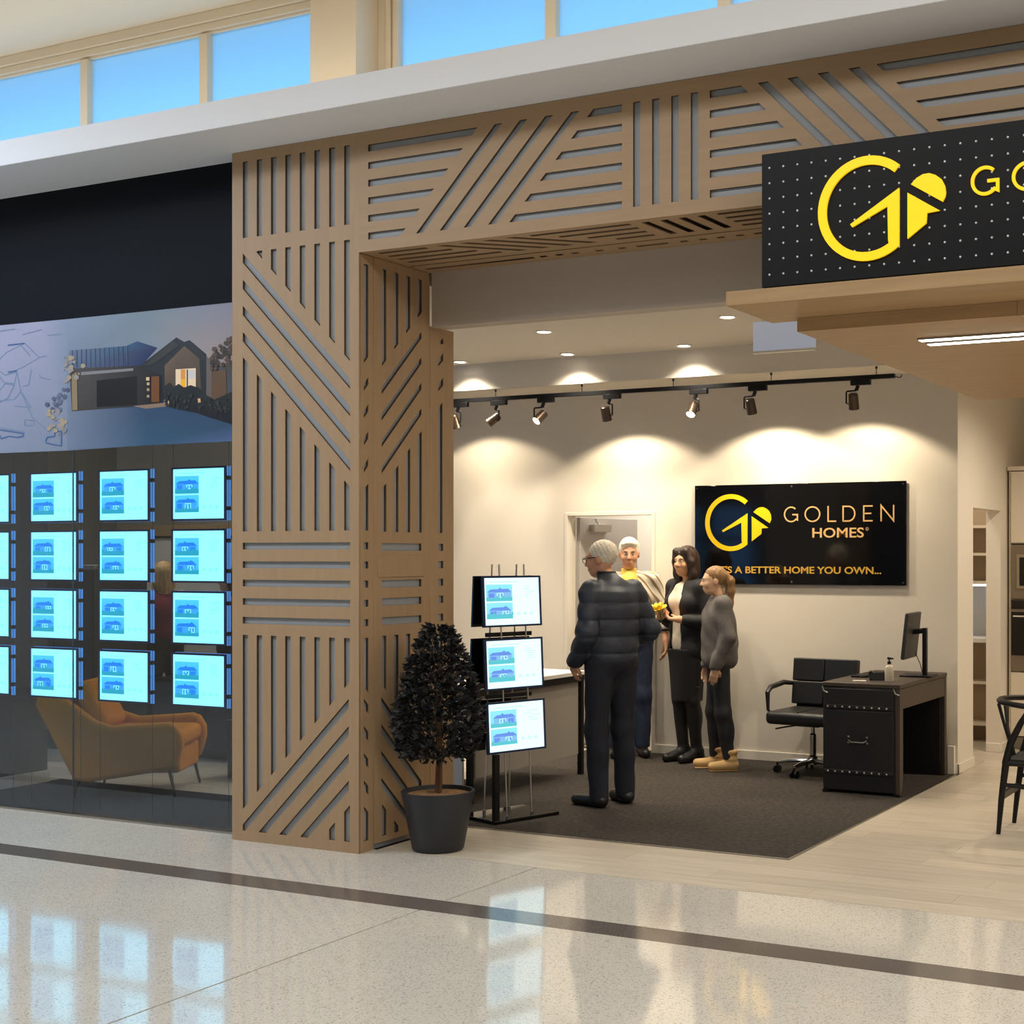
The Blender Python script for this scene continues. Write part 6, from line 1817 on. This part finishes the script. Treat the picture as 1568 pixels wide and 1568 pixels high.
gl.tube([tuple(P(0.009, -0.112, 0.008)), tuple(P(-0.009, -0.112, 0.008))], 0.002, 6)
gl.build('glasses', M['black'], pm_)
cf = Field(); cf.cap((0, -0.03, 1.455), (0, -0.06, 1.50), 0.066, 0.062, 0.01); cf.cut((0, 0, 1), 1.512); cf.cut((0, 0, -1), -1.45)
cf.mesh(0.006, 'collar_lining', BLKC, pm_)

# ---- white-haired man in the doorway facing us
J = skeleton(1.76, head=(0.0, -0.03, 1.628), elbL=(0.27, 0.03, 1.15), wriL=(0.29, -0.09, 0.93), wriR=(-0.24, -0.06, 0.92), hanL=(0.0, -0.25, -0.97))
p2, body, P, A = person('smiling white-haired man in cream striped cardigan and jeans at the doorway', (-5.50, 10.16), camdir(-6), J, SKIN2, hy=-4, hp=6, shoes=0.015, shoe_mat=SHOE)


def striped():
    m, nt, b = principled('cream_striped_knit')
    tc = nt.nodes.new('ShaderNodeTexCoord'); w = nt.nodes.new('ShaderNodeTexWave'); w.wave_type = 'BANDS'; w.bands_direction = 'DIAGONAL'
    w.inputs['Scale'].default_value = 7.0; w.inputs['Distortion'].default_value = 1.2; w.inputs['Detail'].default_value = 1.0
    nt.links.new(tc.outputs['Object'], w.inputs['Vector'])
    cr = nt.nodes.new('ShaderNodeValToRGB'); e = cr.color_ramp.elements
    e[0].position = 0.12; e[0].color = lin(150, 120, 88); e[1].position = 0.38; e[1].color = lin(230, 220, 198)
    nt.links.new(w.outputs['Fac'], cr.inputs['Fac']); nt.links.new(cr.outputs['Color'], b.inputs['Base Color'])
    b.inputs['Roughness'].default_value = 0.85
    return m


g = Field()
g.ell((0, 0.005, 1.29), (0.20, 0.138, 0.20), 0.06); g.ell((0, 0.0, 1.10), (0.19, 0.145, 0.22), 0.06)
g.cap(J['shoL'], J['shoR'], 0.064, 0.064, 0.05)
for n in 'LR': g.chain([J['sho' + n], J['elb' + n], J['elb' + n] * 0.45 + J['wri' + n] * 0.55], [0.068, 0.06, 0.052], 0.03)
g.cut((0, 0, -1), -0.86); g.cut((0, -0.3, 1), 1.475)
g.mesh(0.008, 'cardigan', striped(), p2, disp=lambda X, Y, Z: 0.005 * np.sin(Z * 40 + X * 22))
g = Field(); g.ell((0, -0.06, 1.40), (0.075, 0.10, 0.09), 0.02); g.cap((0, 0.01, 1.45), (0, 0.0, 1.50), 0.068, 0.062, 0.02); g.cut((0, 0, 1), 1.512)
g.mesh(0.007, 'yellow_collar', mat('yellow_shirt', lin(228, 196, 88), 0.8), p2)
legs(J, 0.105, 0.08, 0.068, JEAN, p2)
hr = Field(); kk = J['k']
hr.ell(P(0, 0.02, 0.040), v3(0.083, 0.103, 0.093) * kk, 0.01, A)
hr.ell(P(0.0, -0.05, 0.082), v3(0.066, 0.044, 0.034) * kk, 0.02, A)
nrm = A @ v3(0, -0.85, -0.52); hr.cut(nrm, float(nrm @ P(0, -0.062, 0.045)), 0.01)
n2 = A @ v3(0, 0.3, -0.95); hr.cut(n2, float(n2 @ P(0, 0.06, -0.05)), 0.01)
hr.mesh(0.005, 'hair', mat('pure_white_hair', lin(244, 236, 214), 0.7, var=0.06, vscale=60, bump=0.5, bscale=120), p2)
MB().tube([tuple(J['elb' + 'L'] * 0.4 + J['wriL'] * 0.6 + v3(0.044 * math.cos(t), 0.044 * math.sin(t), 0)) for t in [i * math.pi / 8 for i in range(16)]], 0.008, 8, closed=True).build('sleeve_band', M['black'], p2)

# ---- woman in the black blazer holding a yellow flower
J = skeleton(1.68, head=(0, -0.015, 1.565), elbR=(-0.235, 0.02, 1.10), wriR=(-0.10, -0.19, 1.135), elbL=(0.235, 0.03, 1.09), wriL=(0.10, -0.17, 1.12), hanR=(0.8, -0.55, 0.1), hanL=(-0.85, -0.5, 0.05),
             shoL=(0.165, 0.01, 1.365), shoR=(-0.165, 0.01, 1.365), ankL=(0.06, 0.05, 0.12), ankR=(-0.06, 0.02, 0.12), kneL=(0.075, -0.01, 0.48), kneR=(-0.075, -0.015, 0.48), toeL=(0.07, -0.12, 0.03), toeR=(-0.075, -0.15, 0.03))
p3, body, P, A = person('woman with long dark hair in black blazer and skirt holding a yellow flower', (-4.95, 10.10), camdir(48), J, SKIN, hy=6, hp=2, female=True, slim=0.88, palmL=(0, 0, 1), palmR=(0, 0, 1), curl=0.7, shoes=0.0, shoe_mat=SHOE)
g = Field()
g.ell((0, 0.0, 1.24), (0.158, 0.118, 0.19), 0.05); g.ell((0, 0, 1.03), (0.130, 0.110, 0.2), 0.05)
for q in (1, -1): g.ell((q * 0.062, -0.075, 1.25), (0.06, 0.06, 0.065), 0.04)
g.ell((0, -0.012, 0.93), (0.112, 0.110, 0.14), 0.03)
g.cut((0, 0, -1), -0.865); g.cut((0, -0.55, 1), 1.42)
g.mesh(0.0075, 'white_blouse', CREAM, p3, disp=lambda X, Y, Z: 0.002 * np.sin(X * 60) * (Z < 1.0))
g = Field()
g.ell((0, 0.012, 1.25), (0.178, 0.132, 0.20), 0.05); g.ell((0, 0.01, 1.03), (0.165, 0.130, 0.22), 0.05); g.ell((0, 0.01, 0.87), (0.182, 0.145, 0.12), 0.05)
for q in (1, -1): g.ell((q * 0.085, -0.072, 1.24), (0.066, 0.066, 0.075), 0.04)
g.cap(J['shoL'], J['shoR'], 0.060, 0.060, 0.05)
for n in 'LR': g.chain([J['sho' + n], J['elb' + n], J['wri' + n] * 0.8 + J['elb' + n] * 0.2], [0.062, 0.055, 0.044], 0.03)
g.cut((0, 0, -1), -0.80); g.cut((0, -0.3, 1), 1.435)
g.mesh(0.0075, 'blazer', BLKC, p3, carve=lambda X, Y, Z: -np.maximum(np.abs(X + 0.01) - np.interp(Z, [0.8, 0.95, 1.15, 1.3, 1.45], [0.085, 0.06, 0.045, 0.06, 0.05]), Y + 0.02))
g = Field()
g.ell((0, 0.0, 0.92), (0.165, 0.128, 0.12), 0.05); g.cap((0.03, 0, 0.85), (0.02, 0, 0.50), 0.128, 0.108, 0.05); g.cap((-0.03, 0, 0.85), (-0.02, 0, 0.50), 0.128, 0.108, 0.05)
g.cut((0, 0, -1), -0.475); g.cut((0, 0, 1), 0.885)
g.mesh(0.008, 'skirt', BLKC, p3)
g = Field()
for n in 'LR': g.chain([J['hip' + n], J['kne' + n], J['ank' + n] - v3(0, 0, 0.05)], [0.078, 0.056, 0.044], 0.02); g.ell(J['kne' + n] * 0.65 + J['ank' + n] * 0.35 + v3(0, 0.02, 0), (0.05, 0.052, 0.11), 0.03); g.cap(J['ank' + n] + v3(0, 0.02, -0.045), J['toe' + n], 0.042, 0.034, 0.03)
g.cut((0, 0, 1), 0.6)
g.mesh(0.008, 'tights', mat('black_tights', lin(22, 20, 22), 0.6), p3)
for n in 'LR': MB().cyl(tuple(J['ank' + n] + v3(0, 0.05, -0.05)), (J['ank' + n][0], J['ank' + n][1] + 0.05, 0.0), 0.022, 0.014, 10).build('heel', SHOE, p3)
DH_ = mat('dark_brown_hair', lin(52, 36, 28), 0.45, var=0.25, vscale=40, stretch=(3, 3, 0.4), bump=0.4, bscale=120)
hr = Field(); kk = J['k']
hr.ell(P(0, 0.022, 0.036), v3(0.086, 0.108, 0.096) * kk, 0.02, A); hr.ell(P(0, 0.06, -0.06), v3(0.09, 0.075, 0.13) * kk, 0.04, A)
for q in (1, -1): hr.chain([P(q * 0.05, -0.055, 0.085), P(q * 0.082, -0.03, 0.0), P(q * 0.084, -0.01, -0.10), P(q * 0.07, -0.02, -0.19)], [0.03, 0.026, 0.03, 0.018], 0.03)
hr.ell(P(0.0, -0.115, -0.03), v3(0.058, 0.075, 0.10) * kk, 0.01, A, True)
hr.mesh(0.006, 'hair', DH_, p3, disp=lambda X, Y, Z: 0.0025 * np.sin(X * 190) * np.cos(Y * 150))
fc = (v3(-0.01, -0.29, 1.20))
fl_ = empty('flower', tuple(Matrix.Rotation(p3.rotation_euler.z, 4, 'Z') @ Vector(fc) + Vector((p3.location.x, p3.location.y, 0.004))), p3.rotation_euler.z, label='yellow flower held in the dark-haired woman\'s hands', cat='flower')
for ring, (nn, rr_, zz_) in enumerate(((10, 0.058, 0.0), (8, 0.036, 0.014))):
    for i in range(nn):
        a = 2 * math.pi * i / nn + ring * 0.3
        pe = MB(); pe.M = Matrix.Rotation(R(20), 4, 'X') @ Matrix.Rotation(a, 4, 'Z') @ Matrix.Translation((rr_ * 0.75, 0, zz_)) @ Matrix.Rotation(R(-25 - 25 * ring), 4, 'Y')
        pe.ball((0, 0, 0), (0.036, 0.02, 0.006), 10, 6); pe.build('petal', mat('yellow_petal', lin(232, 192, 40), 0.6) if (ring == 0 and i == 0) else bpy.data.materials['yellow_petal'], fl_)
MB().ball((0, 0, 0.012), (0.015, 0.015, 0.012)).build('flower_centre', mat('flower_centre', lin(150, 96, 20), 0.8), fl_)
MB().tube([(0, 0, 0.0), (0.005, 0.02, -0.05), (0.01, 0.03, -0.12)], 0.004, 6).build('stem', mat('green_stem', lin(70, 90, 40), 0.7), fl_)

# ---- girl in grey sweater and tan boots, seen in profile
J = skeleton(1.54, elbL=(0.205, 0.035, 1.0), wriL=(0.17, -0.05, 0.79), elbR=(-0.205, 0.03, 1.0), wriR=(-0.18, -0.06, 0.78), head=(0, -0.035, 1.425), shoL=(0.145, 0.01, 1.25), shoR=(-0.145, 0.01, 1.25), toeL=(0.09, -0.06, 0.03), toeR=(-0.10, -0.145, 0.03), ankL=(0.085, 0.07, 0.085), ankR=(-0.085, -0.005, 0.085), kneR=(-0.085, -0.02, 0.43), kneL=(0.085, 0.02, 0.43))
p4, body, P, A = person('girl in profile wearing grey sweater, black leggings and tan boots', (-4.54, 9.80), camdir(82), J, SKIN3, hy=-4, hp=6, female=True, slim=0.85, curl=0.35)
for n in 'LR':
    g = Field(); a = J['ank' + n]; t = J['toe' + n]
    g.cap(v3(a[0], a[1] + 0.03, 0.046), v3(t[0], t[1], 0.04), 0.042, 0.034, 0.02); g.cap(v3(a[0], a[1] + 0.01, 0.06), v3(a[0], a[1] + 0.008, 0.17), 0.046, 0.052, 0.02)
    g.cut((0, 0, -1), 0.0); g.cut((0, 0, 1), 0.165)
    bo = g.mesh(0.006, 'boot', TAN, p4, disp=lambda X, Y, Z: 0.003 * np.sin(Z * 120) * (Z > 0.07))
    box('sole', (a[0] - 0.036, a[0] + 0.036, t[1] - 0.025, a[1] + 0.06, 0.0, 0.014), mat('sole_rubber', lin(150, 118, 80), 0.8), bo, bevel=0.012)
g = Field()
g.ell((0, 0.0, 1.12), (0.175, 0.128, 0.18), 0.06); g.ell((0, 0.01, 0.94), (0.178, 0.138, 0.2), 0.06); g.ell((0, 0.01, 0.84), (0.172, 0.135, 0.10), 0.04)
g.cap(J['shoL'], J['shoR'], 0.058, 0.058, 0.05)
for n in 'LR': g.chain([J['sho' + n], J['elb' + n], J['wri' + n]], [0.062, 0.056, 0.046], 0.03)
g.cap((0, 0.02, 1.27), (0, 0.015, 1.30), 0.075, 0.066, 0.03)
g.cut((0, 0, -1), -0.765); g.cut((0, -0.2, 1), 1.315)
g.mesh(0.0075, 'sweater', GREYK, p4, disp=lambda X, Y, Z: 0.0045 * np.sin(Z * 30 + Y * 26) * np.sin(X * 25 + Z * 11))
legs(J, 0.084, 0.067, 0.050, mat('black_leggings', lin(24, 24, 30), 0.7), p4, 'leggings', top=0.9, bottom=0.1, wr=0.003)
BH = mat('dark_blonde_hair', lin(140, 104, 64), 0.5, var=0.22, vscale=40, stretch=(3, 3, 0.5), bump=0.4, bscale=120)
hr = Field(); kk = J['k']
hr.ell(P(0, 0.022, 0.032), v3(0.080, 0.101, 0.092) * kk, 0.02, A)
nrm = A @ v3(0, -0.80, -0.6); hr.cut(nrm, float(nrm @ P(0, -0.055, 0.055)), 0.01)
hr.chain([P(0, 0.105, 0.02), P(0, 0.135, -0.02), P(0.0, 0.13, -0.11), P(0, 0.115, -0.21), P(0, 0.12, -0.27)], [0.034, 0.036, 0.034, 0.028, 0.012], 0.02)
hr.mesh(0.005, 'hair', BH, p4, disp=lambda X, Y, Z: 0.0025 * np.sin(X * 190) * np.cos(Y * 150))

# ---- two women in red behind the shop window
MAR = mat('maroon_top', lin(132, 34, 54), 0.8); REDC = mat('red_top', lin(196, 54, 62), 0.8)
for lab, loc, hd_, top_m, hairm, Z_ in (('blonde woman in maroon top seen from behind through the shop window', (-9.71, 9.32), camdir(160), MAR, mat('blonde_hair', lin(206, 168, 112), 0.5, var=0.3, vscale=30, stretch=(3, 3, 0.4)), 1.56),
                                       ('person in bright red top half hidden behind the timber column', (-8.91, 9.3), camdir(60), REDC, DH_, 1.50)):
    J = skeleton(Z_, elbL=(0.22, 0.0, 1.0), wriL=(0.12, -0.18, 0.96), elbR=(-0.22, 0.0, 1.0), wriR=(-0.12, -0.18, 0.96), hanL=(-0.6, -0.8, 0), hanR=(0.6, -0.8, 0), shoL=(0.15, 0.01, Z_ * 0.81), shoR=(-0.15, 0.01, Z_ * 0.81))
    pp, body, P, A = person(lab, loc, hd_, J, SKIN3, female=True, slim=0.9, h=0.011, shoes=0.01, shoe_mat=SHOE)
    kk = J['k']
    g = Field()
    g.ell(v3(0, 0.005, 1.27) * kk, v3(0.185, 0.135, 0.2) * kk, 0.05); g.ell(v3(0, 0, 1.05) * kk, v3(0.175, 0.135, 0.24) * kk, 0.05); g.cap(J['shoL'], J['shoR'], 0.058, 0.058, 0.05)
    for n in 'LR': g.chain([J['sho' + n], J['elb' + n], J['wri' + n] * 0.6 + J['elb' + n] * 0.4], [0.06, 0.052, 0.045], 0.03)
    g.cut((0, 0, -1), -0.8 * kk); g.cut((0, 0, 1), 1.46 * kk)
    g.mesh(0.011, 'top', top_m, pp)
    legs(J, 0.1, 0.075, 0.06, BLKC, pp, h=0.012)
    hr = Field()
    hr.ell(P(0, 0.022, 0.034), v3(0.088, 0.108, 0.096) * kk, 0.02, A); hr.ell(P(0, 0.06, -0.09), v3(0.10, 0.06, 0.16) * kk, 0.04, A)
    for q in (1, -1): hr.chain([P(q * 0.05, -0.05, 0.085), P(q * 0.085, -0.02, 0.0), P(q * 0.085, 0.0, -0.12)], [0.028, 0.026, 0.022], 0.03)
    hr.ell(P(0.0, -0.115, -0.03), v3(0.058, 0.07, 0.10) * kk, 0.01, A, True)
    hr.mesh(0.009, 'hair', hairm, pp, disp=lambda X, Y, Z: 0.003 * np.sin(X * 150) * np.cos(Y * 120))
